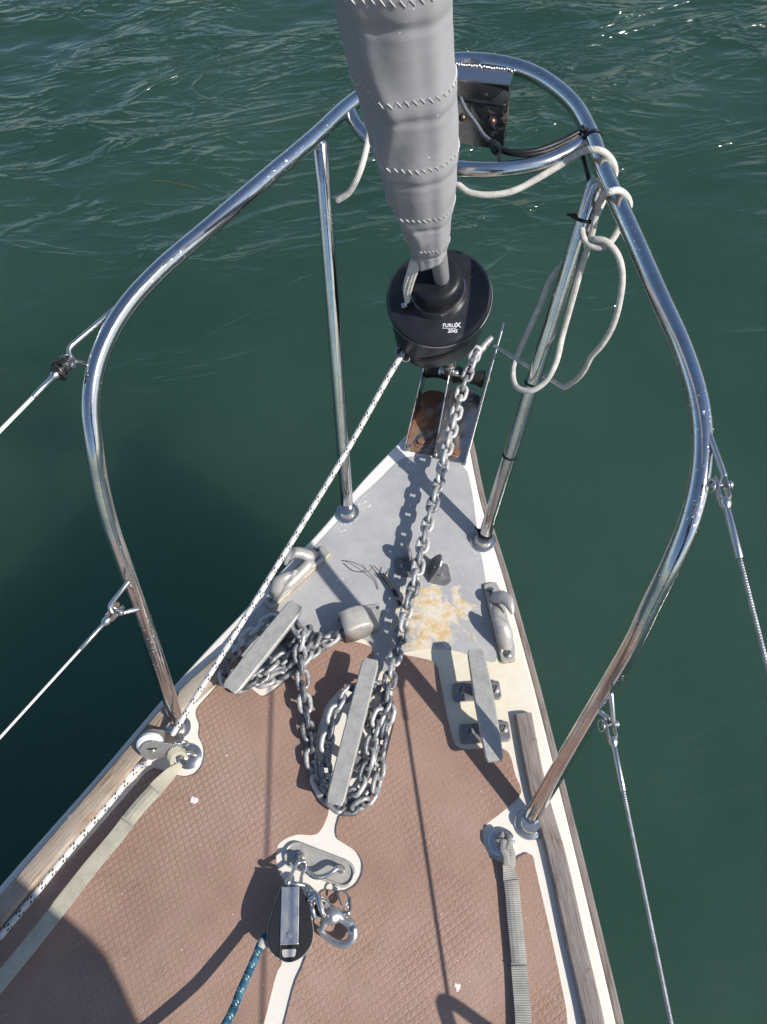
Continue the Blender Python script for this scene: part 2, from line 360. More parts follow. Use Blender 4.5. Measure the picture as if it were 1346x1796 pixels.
# ------------------------------------------------------------------ object helpers
def empty(name, loc, label, cat, group=None):
    o = bpy.data.objects.new(name, None); COL.objects.link(o); o.location = loc; o.empty_display_size = 0.05
    o['label'] = label; o['category'] = cat
    if group: o['group'] = group
    return o
def wloc(o):
    v = Vector(o.location)
    while o.parent: o = o.parent; v += Vector(o.location)
    return v
class MB:
    def __init__(s): s.v = []; s.f = []; s.uv = []; s.mi = []
    def add(s, vs, fs, uvs=None, mi=0):
        k = len(s.v); s.v += [tuple(p) for p in vs]
        for i, f in enumerate(fs):
            s.f.append(tuple(k + j for j in f)); s.uv.append(uvs[i] if uvs else [(0, 0)] * len(f)); s.mi.append(mi)
        return s
    def build(s, name, mats, parent=None, smooth=True, bevel=0, seg=2, subd=0, sharp=None):
        off = wloc(parent) if parent else Vector((0, 0, 0))
        me = bpy.data.meshes.new(name); me.from_pydata([(a - off.x, b - off.y, c - off.z) for a, b, c in s.v], [], s.f)
        uvl = me.uv_layers.new(name='UVMap'); k = 0
        for poly, u in zip(me.polygons, s.uv):
            for j, li in enumerate(poly.loop_indices): uvl.data[li].uv = u[j]
        for mm in (mats if isinstance(mats, (list, tuple)) else [mats]): me.materials.append(mm)
        for poly, mi in zip(me.polygons, s.mi): poly.material_index = mi; poly.use_smooth = smooth
        bm = bmesh.new(); bm.from_mesh(me); bmesh.ops.recalc_face_normals(bm, faces=bm.faces); bm.to_mesh(me); bm.free()
        if smooth: me.set_sharp_from_angle(angle=R(sharp or 40))
        o = bpy.data.objects.new(name, me); COL.objects.link(o)
        if parent: o.parent = parent
        if bevel:
            m = o.modifiers.new('bevel', 'BEVEL'); m.width = bevel; m.segments = seg; m.limit_method = 'ANGLE'; m.angle_limit = R(35); m.harden_normals = False
        if subd:
            m = o.modifiers.new('sub', 'SUBSURF'); m.levels = subd; m.render_levels = subd
        return o
def tag(o, label=None, cat=None, group=None, kind=None):
    for k, v in (('label', label), ('category', cat), ('group', group), ('kind', kind)):
        if v: o[k] = v
    return o

def smooth_path(P, n=8, closed=False):
    P = [Vector(p) for p in P]
    if len(P) < 3 and not closed:
        return [P[0].lerp(P[1], i / n) for i in range(n + 1)]
    out = []; N = len(P); segs = N if closed else N - 1
    g = (lambda i: P[i % N]) if closed else (lambda i: P[max(0, min(N - 1, i))])
    for i in range(segs):
        p0, p1, p2, p3 = g(i - 1), g(i), g(i + 1), g(i + 2)
        if not closed:
            if i == 0: p0 = p1 * 2 - p2
            if i == N - 2: p3 = p2 * 2 - p1
        # centripetal Catmull-Rom
        t0 = 0; t1 = t0 + max(1e-6, (p1 - p0).length) ** .5; t2 = t1 + max(1e-6, (p2 - p1).length) ** .5; t3 = t2 + max(1e-6, (p3 - p2).length) ** .5
        for k in range(n):
            t = t1 + (t2 - t1) * k / n
            A1 = p0 * ((t1 - t) / (t1 - t0)) + p1 * ((t - t0) / (t1 - t0)); A2 = p1 * ((t2 - t) / (t2 - t1)) + p2 * ((t - t1) / (t2 - t1)); A3 = p2 * ((t3 - t) / (t3 - t2)) + p3 * ((t - t2) / (t3 - t2))
            B1 = A1 * ((t2 - t) / (t2 - t0)) + A2 * ((t - t0) / (t2 - t0)); B2 = A2 * ((t3 - t) / (t3 - t1)) + A3 * ((t - t1) / (t3 - t1))
            out.append(B1 * ((t2 - t) / (t2 - t1)) + B2 * ((t - t1) / (t2 - t1)))
    if not closed: out.append(P[-1])
    return out
def frames(P, closed=False, up=None):
    n = len(P); T = []
    for i in range(n):
        if closed: d = P[(i + 1) % n] - P[i - 1]
        else: d = P[min(n - 1, i + 1)] - P[max(0, i - 1)]
        T.append(d.normalized())
    if up is None:
        up = Vector((0, 0, 1)) if abs(T[0].z) < 0.9 else Vector((1, 0, 0))
    N = []; nrm = (up - T[0] * up.dot(T[0])).normalized()
    for i in range(n):
        if i: nrm = (nrm - T[i] * nrm.dot(T[i])).normalized()
        N.append(nrm)
    return T, N
def tube(mb, P, r, seg=12, closed=False, caps=True, mi=0, flat=None, fixed_up=None):
    """r a number or a list (one per path point); flat squashes the section along the normal"""
    n = len(P); rr = r if isinstance(r, (list, tuple)) else [r] * n
    if len(rr) != n:
        k = len(rr) - 1; rr = [rr[int(i * k / (n - 1))] * (1 - (i * k / (n - 1)) % 1) + rr[min(k, int(i * k / (n - 1)) + 1)] * ((i * k / (n - 1)) % 1) for i in range(n)]
    T, N = frames(P, closed)
    if fixed_up is not None: N = [(fixed_up - t * fixed_up.dot(t)).normalized() for t in T]
    vs = []; L = [0.0]
    for i in range(1, n): L.append(L[-1] + (P[i] - P[i - 1]).length)
    for i in range(n):
        B = T[i].cross(N[i])
        for k in range(seg):
            a = 2 * math.pi * k / seg
            vs.append(P[i] + N[i] * (math.cos(a) * rr[i] * (flat or 1)) + B * (math.sin(a) * rr[i]))
    fs = []; uv = []
    tot = n if closed else n - 1
    L2 = L + [L[-1] + (P[0] - P[-1]).length]
    for i in range(tot):
        j = (i + 1) % n
        for k in range(seg):
            k2 = (k + 1) % seg
            fs.append((i * seg + k, i * seg + k2, j * seg + k2, j * seg + k))
            uv.append([(k / seg, L2[i]), ((k + 1) / seg, L2[i]), ((k + 1) / seg, L2[i + 1]), (k / seg, L2[i + 1])])
    if caps and not closed:
        for i, s in ((0, -1), (n - 1, 1)):
            # rounded cap
            base = len(vs); c = P[i]; ring = [i * seg + k for k in range(seg)]
            B = T[i].cross(N[i]); q = rr[i]
            for k in range(seg):
                a = 2 * math.pi * k / seg
                vs.append(c + (N[i] * (math.cos(a) * (flat or 1)) + B * math.sin(a)) * (q * 0.72) + T[i] * (s * q * 0.35))
            for k in range(seg):
                k2 = (k + 1) % seg; fs.append((ring[k], ring[k2], base + k2, base + k)); uv.append([(k / seg, L[i])] * 4)
            fs.append(tuple(base + k for k in range(seg))); uv.append([(0.5, L[i])] * seg)
    mb.add(vs, fs, uv, mi); return mb
def ptube(name, mat, parent, P, r, n=8, seg=12, closed=False, **k):
    b = MB(); tube(b, smooth_path(P, n, closed), r, seg, closed, **k); return b.build(name, mat, parent)
def prism(mb, poly, h, mi=0, up=Vector((0, 0, 1))):
    """poly: 3D points (the top outline); extruded down along -up by h"""
    n = len(poly); top = [Vector(p) for p in poly]; bot = [p - up * h for p in top]
    mb.add(top + bot, [tuple(range(n)), tuple(range(2 * n - 1, n - 1, -1))] + [(i, (i + 1) % n, n + (i + 1) % n, n + i) for i in range(n)], None, mi)
    return mb
def box(mb, c, sx, sy, sz, ax=Vector((1, 0, 0)), up=Vector((0, 0, 1)), mi=0):
    ax = (ax - up * ax.dot(up)).normalized(); ay = up.cross(ax); c = Vector(c)
    P = [c + ax * (a * sx / 2) + ay * (b * sy / 2) + up * (sz / 2) for a, b in ((-1, -1), (1, -1), (1, 1), (-1, 1))]
    return prism(mb, P, sz, mi, up)
def lathe(mb, prof, c, axis=Vector((0, 0, 1)), seg=32, mi=0, cap=True, rad=None, xdir=None):
    """prof: (r, h) list from bottom to top"""
    axis = axis.normalized(); x = xdir or (Vector((1, 0, 0)) if abs(axis.x) < 0.9 else Vector((0, 1, 0)))
    x = (x - axis * x.dot(axis)).normalized(); y = axis.cross(x); c = Vector(c); vs = []
    for r, h in prof:
        for k in range(seg):
            a = 2 * math.pi * k / seg; q = r * (rad(a, h) if rad else 1)
            vs.append(c + axis * h + x * (q * math.cos(a)) + y * (q * math.sin(a)))
    fs = []
    for i in range(len(prof) - 1):
        for k in range(seg): k2 = (k + 1) % seg; fs.append((i * seg + k, i * seg + k2, (i + 1) * seg + k2, (i + 1) * seg + k))
    if cap:
        fs.append(tuple(range(seg))[::-1]); fs.append(tuple((len(prof) - 1) * seg + k for k in range(seg)))
    mb.add(vs, fs, None, mi); return mb
def ring(mb, c, axis, R0, r, seg=24, s2=8, mi=0, sx=1.0, xdir=None):
    axis = Vector(axis).normalized(); x = Vector(xdir) if xdir else (Vector((1, 0, 0)) if abs(axis.x) < 0.9 else Vector((0, 1, 0)))
    x = (x - axis * x.dot(axis)).normalized(); y = axis.cross(x)
    P = [Vector(c) + x * (math.cos(2 * math.pi * k / seg) * R0 * sx) + y * (math.sin(2 * math.pi * k / seg) * R0) for k in range(seg)]
    return tube(mb, P, r, s2, True, mi=mi)
def rounded(poly, it=2, q=0.25):
    P = [Vector(p) for p in poly]
    for _ in range(it):
        o = []
        for i in range(len(P)):
            a, b = P[i], P[(i + 1) % len(P)]; o += [a.lerp(b, q), a.lerp(b, 1 - q)]
        P = o
    return P
def rcorner(poly, r, n=5):
    """round every corner with radius about r"""
    P = [Vector(p) for p in poly]; o = []; N = len(P)
    for i in range(N):
        a, b, c = P[i - 1], P[i], P[(i + 1) % N]; d1 = (a - b); d2 = (c - b)
        q = min(r, d1.length * .45, d2.length * .45); s = b + d1.normalized() * q; e = b + d2.normalized() * q
        for k in range(n + 1):
            t = k / n; o.append(s * (1 - t) ** 2 + b * (2 * t * (1 - t)) + e * t ** 2)
    return o
def plate(name, mat, parent, outer, holes, th, origin, ex, ey, bevel=0.0006):
    """flat plate with holes, outline in its own (ex,ey) axes, centred thickness"""
    cu = bpy.data.curves.new(name, 'CURVE'); cu.dimensions = '2D'; cu.fill_mode = 'BOTH'; cu.extrude = th / 2; cu.bevel_depth = bevel; cu.bevel_resolution = 1; cu.offset = -bevel
    for loop in [outer] + holes:
        sp = cu.splines.new('POLY'); sp.points.add(len(loop) - 1); sp.use_cyclic_u = True
        for p, q in zip(sp.points, loop): p.co = (q[0], q[1], 0, 1)
    tmp = bpy.data.objects.new(name + '_tmp', cu)
    me = bpy.data.meshes.new_from_object(tmp); bpy.data.objects.remove(tmp); bpy.data.curves.remove(cu)
    ex = Vector(ex).normalized(); ey = Vector(ey); ey = (ey - ex * ey.dot(ex)).normalized(); ez = ex.cross(ey)
    origin = Vector(origin) - (wloc(parent) if parent else Vector((0, 0, 0)))
    me.transform(Matrix(((ex.x, ey.x, ez.x, origin.x), (ex.y, ey.y, ez.y, origin.y), (ex.z, ey.z, ez.z, origin.z), (0, 0, 0, 1))))
    me.name = name; me.materials.clear(); me.materials.append(mat)
    for p in me.polygons: p.use_smooth = False
    o = bpy.data.objects.new(name, me); COL.objects.link(o)
    if parent: o.parent = parent
    return o
def circ(cx, cy, r, n=16): return [(cx + r * math.cos(2 * math.pi * k / n), cy + r * math.sin(2 * math.pi * k / n)) for k in range(n)]
def screw(parent, c, r=0.0085, up=Vector((0, 0, 1)), ang=0.6, name='screw', mat=None):
    b = MB(); h = 0.0018
    lathe(b, [(r, -0.003), (r, 0), (r * 0.8, h), (r * 0.35, h * 1.5)], c, up, 20)
    o = b.build(name, mat or M['steel'], parent)
    d = Vector((math.cos(ang), math.sin(ang), 0)); d = (d - up * d.dot(up)).normalized()
    b2 = MB(); box(b2, Vector(c) + up * (h * 1.35), r * 1.5, r * 0.26, h * 0.6, d, up); b2.build('slot', M['black_matte'], o)
    return o
def hexbolt(parent, c, r=0.008, h=0.006, up=Vector((0, 0, 1)), mat=None):
    b = MB(); lathe(b, [(r * 1.7, -0.001), (r * 1.7, 0.0014)], c, up, 20); lathe(b, [(r, 0), (r, h * 0.85), (r * 0.85, h)], Vector(c) + up * 0.0015, up, 6)
    return b.build('bolt', mat or M['steel'], parent, sharp=25)

# ------------------------------------------------------------------ the water
WZ = -1.12
def make_water():
    def axis(c, fine, half, step, far):
        a = [c]; d = step; x = 0
        while x < far:
            x += d
            if x > half: d *= 1.16
            a.append(c + x)
        neg = [2 * c - q for q in a[1:]][::-1]
        return np.array(neg + a)
    X = axis(-0.9, 0, 2.9, 0.022, 900.0); Y = axis(2.3, 0, 3.4, 0.022, 900.0)
    gx, gy = np.meshgrid(X, Y)
    h = np.zeros_like(gx); dx = np.zeros_like(gx); dy = np.zeros_like(gx)
    main = R(112)
    for i in range(60):
        lam = 0.13 * (9.0 ** RNG.random()); th = main + RNG.normal() * 0.55; k = 2 * math.pi / lam
        a = 0.0024 * lam ** 1.05; ph = RNG.random() * 6.28
        p = k * (math.cos(th) * gx + math.sin(th) * gy) + ph
        h += a * np.cos(p); dx -= a * 0.9 * math.cos(th) * np.sin(p); dy -= a * 0.9 * math.sin(th) * np.sin(p)
    s = np.clip((gy - 0.4) / 3.6, 0, 1); s = s * s * (3 - 2 * s); amp = 0.30 + 0.80 * s
    fade = np.clip((14 - np.hypot(gx, gy - 2)) / 8, 0, 1)
    amp = amp * fade
    V = np.stack([gx + dx * amp, gy + dy * amp, WZ + h * amp], -1).reshape(-1, 3)
    ny, nx = gx.shape; idx = np.arange(nx * ny).reshape(ny, nx)
    F = np.stack([idx[:-1, :-1], idx[:-1, 1:], idx[1:, 1:], idx[1:, :-1]], -1).reshape(-1, 4)
    me = bpy.data.meshes.new('water'); me.vertices.add(len(V)); me.vertices.foreach_set('co', V.ravel())
    me.loops.add(len(F) * 4); me.loops.foreach_set('vertex_index', F.ravel()); me.polygons.add(len(F))
    me.polygons.foreach_set('loop_start', np.arange(0, len(F) * 4, 4)); me.polygons.foreach_set('loop_total', np.full(len(F), 4))
    me.update(calc_edges=True); me.polygons.foreach_set('use_smooth', np.ones(len(F), bool)); me.materials.append(M['water'])
    o = bpy.data.objects.new('water', me); COL.objects.link(o); o['kind'] = 'structure'; o['label'] = 'dark green sea water with light ripples'
make_water()

# ------------------------------------------------------------------ the boat: hull, deck, rails, tread
boat = empty('sailboat', (0, 0, 0), 'white sailboat foredeck with brown diamond tread panels and teak rails', 'sailboat')
# deck outline (outer edge of the rubbing strake); hand measured near the bow, faired aft
EL = [(-0.020, 1.015), (-0.047, 0.955), (-0.080, 0.880)] + [(at(*p).x - 0.008, at(*p).y + 0.003) for p in ((638, 840), (587, 900), (553, 939), (502, 992), (428, 1071), (372, 1129), (303, 1205))] + [(-0.433, 0.060), (-0.5105, -0.128), (-0.60, -0.37), (-0.74, -0.80), (-0.90, -1.4), (-1.02, -2.1)]
ER = [(0.028, 1.012), (0.050, 0.955), (0.0745, 0.900), (0.130, 0.760), (0.212, 0.592), (0.297, 0.408), (0.372, 0.235), (0.440, 0.075), (0.4965, -0.062), (0.60, -0.33), (0.74, -0.78), (0.90, -1.4), (1.02, -2.1)]
def fair(L, z=0): return smooth_path([(x, y, z) for x, y in L], 6)
eL, eR = fair(EL), fair(ER)
def inset(path, d, sgn):
    out = []
    for i, p in enumerate(path):
        t = (path[min(len(path) - 1, i + 1)] - path[max(0, i - 1)]).normalized()
        nrm = Vector((t.y, -t.x, 0)) * sgn
        if nrm.x * sgn > 0: pass
        out.append(p + nrm * d)
    return out
# inward normal: port side path runs aft (-y): inward = +x
def inward(path, d, side):
    out = []
    for i, p in enumerate(path):
        t = (path[min(len(path) - 1, i + 1)] - path[max(0, i - 1)]).normalized()
        n = Vector((t.y, -t.x, 0)); n = n if n.x * side > 0 else -n   # side=+1 port (inward is +x), -1 starboard
        out.append(p + n * d)
    return out
dL, dR = inward(eL, 0.009, 1), inward(eR, 0.014, -1)
def clipmid(path, side, m=0.004):
    return [Vector((min(p.x, -m) if side > 0 else max(p.x, m), p.y, p.z)) for p in path]
dL, dR = clipmid(dL, 1), clipmid(dR, -1)
b = MB(); prism(b, dL[::-1] + dR, 0.030)
b.build('deck', M['gel'], boat, smooth=False, bevel=0.004, seg=3)
# hull topsides
b = MB()
def hullring(path, side):
    rows = []
    for k in range(9):
        t = k / 8; z = -0.012 + (WZ - 0.25 + 0.012) * t; row = []
        for p in path:
            w = abs(p.x); aft = max(0.0, 1.015 - p.y)
            x = side * w * (1 - 0.42 * t * (1 - min(1, aft / 3.5)) - 0.10 * t * t)
            row.append((x, p.y - 0.55 * t * t * max(0.0, 1 - aft / 2.2) - 0.05 * t, z))
        rows.append(row)
    return rows
for path, side in ((inward(eL, 0.004, 1), -1), (inward(eR, 0.004, -1), 1)):
    rows = hullring(path, side); n = len(rows[0]); vs = [p for r_ in rows for p in r_]
    b.add(vs, [(i * n + j, i * n + j + 1, (i + 1) * n + j + 1, (i + 1) * n + j) for i in range(8) for j in range(n - 1)])
rl = hullring(inward(eL, 0.004, 1), -1); rr_ = hullring(inward(eR, 0.004, -1), 1)
vs = [r_[0] for r_ in rl] + [r_[0] for r_ in rr_]
b.add(vs, [(i, i + 1, 9 + i + 1, 9 + i) for i in range(8)])
vs = [r_[-1] for r_ in rl] + [r_[-1] for r_ in rr_]; b.add(vs, [(9 + i, 9 + i + 1, i + 1, i) for i in range(8)])
b.build('hull', M['hull'], boat)
# rubbing strakes
def rail(name, path, w, h, z0, mat, parent, side=1, crown=0.35):
    """swept plank: path is its outer edge at z0; side +1 port"""
    inn = inward(path, w, side); mb = MB(); vs = []; L = 0; uvL = []
    prof = [(0, 0), (0.0, 0.72), (0.10, 0.93), (0.28, 1.0), (0.72, 1.0), (0.90, 0.93), (1.0, 0.72), (1.0, 0)]
    n = len(prof)
    for i, (a, c) in enumerate(zip(path, inn)):
        if i: L += (path[i] - path[i - 1]).length
        uvL.append(L)
        for u, v in prof:
            p = a.lerp(c, u); vs.append((p.x, p.y, z0 + h * v))
    fs, uv = [], []
    for i in range(len(path) - 1):
        for k in range(n - 1):
            fs.append((i * n + k, i * n + k + 1, (i + 1) * n + k + 1, (i + 1) * n + k))
            uv.append([(prof[k][0] * w + prof[k][1] * h, uvL[i]), (prof[k + 1][0] * w + prof[k + 1][1] * h, uvL[i]), (prof[k + 1][0] * w + prof[k + 1][1] * h, uvL[i + 1]), (prof[k][0] * w + prof[k][1] * h, uvL[i + 1])])
        fs.append((i * n + n - 1, i * n, (i + 1) * n, (i + 1) * n + n - 1)); uv.append([(0, 0)] * 4)
    fs.append(tuple(range(n))); uv.append([(p[0] * w, p[1] * h) for p in prof]); m0 = (len(path) - 1) * n
    fs.append(tuple(m0 + k for k in range(n))[::-1]); uv.append([(p[0] * w, p[1] * h) for p in prof])
    mb.add(vs, fs, uv); return mb.build(name, mat, parent, sharp=30)
tag(rail('rubbing_strake', eR, 0.0135, 0.022, -0.030, M['wood_grey'], boat, -1), 'grey weathered teak rubbing strake, starboard')
tag(rail('rubbing_strake', eL, 0.0085, 0.016, -0.034, M['wood_grey'], boat, 1), 'dark rubbing strake, port')
# toe rails
def resample(P, n):
    L = [0]
    for i in range(1, len(P)): L.append(L[-1] + (P[i] - P[i - 1]).length)
    out = []; j = 0
    for k in range(n):
        s = L[-1] * k / (n - 1)
        while j < len(P) - 2 and L[j + 1] < s: j += 1
        t = (s - L[j]) / max(1e-9, L[j + 1] - L[j]); out.append(P[j].lerp(P[j + 1], max(0, min(1, t))))
    return out
tzr = 0.022
tp = [at(398, 1133, tzr), at(302, 1219, tzr), at(205, 1330, tzr), at(100, 1452, tzr), at(0, 1568, tzr)]
tp = [Vector((p.x, p.y, 0)) for p in tp]; ei = inward(eL, 0.030, 1); tp += [min(ei, key=lambda p: abs(p.y - y)).copy() for y in (-0.42, -0.85, -1.4, -2.05)]
rp_ = rail('toe_rail', resample(smooth_path(tp, 8), 60), 0.035, tzr, 0.0005, M['wood'], boat, 1); tag(rp_, 'sunlit brown teak toe rail, port')
tzs = 0.013
ts = [at(933, 1249, tzs), at(960, 1383, tzs), at(994, 1500, tzs), at(1028, 1650, tzs), at(1062, 1796, tzs)]
ts = [Vector((p.x, p.y, 0)) for p in ts]; ei = inward(eR, 0.045, -1); ts += [min(ei, key=lambda p: abs(p.y - y)).copy() for y in (-0.42, -0.85, -1.4, -2.05)]
rs_ = rail('toe_rail', resample(smooth_path(ts, 8), 60), 0.0300, tzs, 0.0005, M['wood_grey'], boat, -1); tag(rs_, 'silver grey teak toe rail, starboard')
for (px, py) in ((124, 1434),):
    b = MB(); lathe(b, [(0.0048, -0.004), (0.0048, 0.0), (0.0044, 0.00015)], at(px, py, tzr), seg=20); b.build('plug', m_wood('plug_teak', (0.25, 0.19, 0.16), (0.16, 0.12, 0.10)), rp_)
for (px, py) in ((938, 1300), (982, 1478), (1035, 1705)):
    b = MB(); lathe(b, [(0.0048, -0.004), (0.0048, 0.0), (0.0044, 0.00015)], at(px, py, tzs + .0006), seg=20); b.build('plug', bpy.data.materials['plug_teak'], rs_)
# grey non-skid paint on the foredeck
gp = [(712, 800), (694, 812), (664, 844), (622, 880), (594, 914), (557, 953), (512, 1004), (452, 1066), (410, 1110), (394, 1140), (392, 1166), (410, 1196), (440, 1196), (480, 1178), (515, 1150), (545, 1128), (568, 1108), (600, 1113), (640, 1120), (655, 1132), (657, 1178), (700, 1178), (701, 1146), (730, 1140), (770, 1137), (810, 1143), (850, 1158), (874, 1164), (868, 1130), (857, 1050), (848, 990), (840, 950), (828, 855), (816, 812), (760, 800)]
b = MB(); prism(b, rounded([at(*p, 0.0012) for p in gp], 2), 0.0022); b.build('deck_paint', M['grey'], boat, smooth=False)
# tread panels
port = [(650, 1133), (655, 1142), (654, 1160), (640, 1200), (600, 1205), (572, 1232), (557, 1280), (551, 1310), (556, 1345), (563, 1372), (577, 1395), (577, 1425), (568, 1448), (558, 1462), (546, 1465), (523, 1463), (504, 1469), (489, 1479), (484, 1496), (485, 1515), (489, 1532), (504, 1553), (512, 1575), (506, 1640), (495, 1691), (485, 1706), (463, 1796)]
porta = [at(*p, 0.0035) for p in port]; q = porta[-1]
porta += [Vector((0.0, -1.8, 0.0035)), Vector((-0.86, -1.8, 0.0035)), Vector((-0.70, -1.0, 0.0035)), Vector((-0.545, -0.45, 0.0035))]
port2 = [(0, 1648), (60, 1577), (147, 1481), (215, 1402), (264, 1345), (290, 1352), (311, 1360), (327, 1363), (343, 1358), (355, 1344), (360, 1323), (358, 1308), (349, 1291), (352, 1273), (345, 1255), (347, 1242), (371, 1216), (384, 1200), (402, 1180), (430, 1196), (446, 1211), (462, 1223), (480, 1213), (500, 1195), (530, 1160), (560, 1138), (599, 1123), (628, 1126)]
porta += [at(*p, 0.0035) for p in port2]
b = MB(); prism(b, rounded(porta, 1, 0.2), 0.0033); tag(b.build('tread_panel', M['tread'], boat, smooth=False), 'large brown diamond tread panel, port of the centre strip')
st = [(706, 1148), (734, 1153), (757, 1158), (768, 1168), (773, 1196), (781, 1240), (793, 1293), (800, 1308), (812, 1315), (850, 1313), (880, 1312), (892, 1318), (898, 1332), (904, 1359), (914, 1380), (915, 1390), (910, 1399), (882, 1424), (851, 1447), (846, 1462), (849, 1483), (859, 1502), (879, 1513), (905, 1509), (909, 1503), (925, 1495), (936, 1501), (940, 1524), (972, 1661), (999, 1796)]
sa = [at(*p, 0.0035) for p in st]
sa += [Vector((0.50, -0.45, 0.0035)), Vector((0.66, -1.0, 0.0035)), Vector((0.82, -1.8, 0.0035)), Vector((0.035, -1.8, 0.0035))]
st2 = [(499, 1796), (513, 1739), (520, 1717), (532, 1693), (548, 1640), (556, 1590), (561, 1567), (570, 1560), (587, 1563), (606, 1564), (625, 1553), (636, 1534), (637, 1513), (627, 1494), (608, 1482), (592, 1472), (589, 1456), (596, 1429), (620, 1412), (648, 1395), (664, 1366), (676, 1337), (684, 1300), (693, 1266), (693, 1238), (686, 1215), (690, 1180), (697, 1158)]
sa += [at(*p, 0.0035) for p in st2]
b = MB(); prism(b, rounded(sa, 1, 0.2), 0.0033); tag(b.build('tread_panel', M['tread'], boat, smooth=False), 'brown diamond tread panel, starboard of the centre strip')
# ------------------------------------------------------------------ bow pulpit
TR = 0.0127
pul = empty('bow_pulpit', (0, 0.66, 0), 'polished stainless bow pulpit of bent tube rising round the stem', 'pulpit')
half = [(0.314, 0.178, 0.004), (0.338, 0.2593, 0.165), (0.3622, 0.3372, 0.330), (0.3712, 0.369, 0.400), (0.3765, 0.401, 0.460), (0.3825, 0.431, 0.512), (0.3880, 0.466, 0.550), (0.3890, 0.507, 0.577), (0.3840, 0.554, 0.595), (0.3725, 0.601, 0.6065), (0.350, 0.662, 0.614), (0.309, 0.755, 0.617), (0.262, 0.863, 0.620), (0.217, 0.967, 0.620), (0.1885, 1.046, 0.620), (0.1475, 1.122, 0.620), (0.0765, 1.183, 0.620)]
rail_path = smooth_path([Vector(p) for p in half] + [Vector((0.0, 1.200, 0.620))] + [Vector((-x * (0.985 if z > .5 else 1), y + (0.005 if y > .9 and y < 1.1 else 0), z)) for x, y, z in half[::-1]], 10)
b = MB(); tube(b, rail_path, TR, 20); b.build('rail', M['tube'], pul)
cross = [(0.185, 1.047, 0.613), (0.166, 1.020, 0.611), (0.132, 0.988, 0.609), (0.072, 0.961, 0.608), (0.0, 0.952, 0.608), (-0.072, 0.963, 0.608), (-0.132, 0.990, 0.609), (-0.166, 1.022, 0.611), (-0.185, 1.050, 0.613)]
ptube('crossbar', M['tube'], pul, cross, 0.0110, 8, 18)
for sx, top in ((1, (0.2085, 0.956, 0.606)), (-1, (-0.2095, 0.974, 0.606))):
    foot = (sx * 0.1405, 0.664 if sx > 0 else 0.667, 0.004)
    fo = Vector(foot); to = Vector(top)
    ptube('leg', M['tube'], pul, [fo, fo.lerp(to, .5), to], 0.0122, 6, 18)
    b = MB(); ring(b, to + Vector((0, -0.002, -0.006)), (to - fo), 0.0118, 0.0018, 24, 6); b.build('weld', M['steel_stain'], pul)
for sx in (1, -1):
    for x, y in ((0.3155, 0.1735), (0.1405, 0.6645)):
        b = MB(); c = Vector((sx * x, y, 0.0))
        lathe(b, [(0.0245, 0.0), (0.0250, 0.0022), (0.0235, 0.0042), (0.0172, 0.0052), (0.0158, 0.008), (0.0150, 0.0175), (0.0142, 0.0185)], c, seg=36)
        b.build('foot_flange', M['steel'], pul)
# welded wire lugs for the lifelines
def lug(a, bnd, c, nm='wire_lug'):
    return ptube(nm, M['steel'], pul, [Vector(a), Vector(bnd), Vector(c)], 0.0036, 10, 10)
def rod(name, mat, parent, P, r, n=6, seg=10, rnd=0.012):
    """bent rod with tight bends"""
    P = [Vector(p) for p in P]; o = [P[0]]
    for i in range(1, len(P) - 1):
        a, b_, c = P[i - 1], P[i], P[i + 1]; q = min(rnd, (a - b_).length * .45, (c - b_).length * .45)
        s = b_ + (a - b_).normalized() * q; e = b_ + (c - b_).normalized() * q
        for k in range(7):
            t = k / 6; o.append(s * (1 - t) ** 2 + b_ * (2 * t * (1 - t)) + e * t ** 2)
    o.append(P[-1]); mb = MB(); tube(mb, o, r, seg); return mb.build(name, mat, parent)
PU = [at(212, 533, .604), at(119, 612, .60), at(128, 634, .592), at(156, 638, .572)]
rod('wire_lug', M['steel'], pul, PU, 0.0036)
SU = [at(1226, 712, .606), at(1272, 838, .60), at(1262, 852, .590), at(1243, 842, .570)]
rod('wire_lug', M['steel'], pul, SU, 0.0036)
PL = [at(226, 1020, .335), at(191, 1064, .315), at(200, 1079, .306), at(243, 1068, .295)]
rod('wire_lug', M['steel'], pul, PL, 0.0034)
SL = [at(1072, 1216, .335), at(1077, 1270, .300), at(1070, 1262, .292), at(1052, 1248, .290)]
rod('wire_lug', M['steel'], pul, SL, 0.0034)

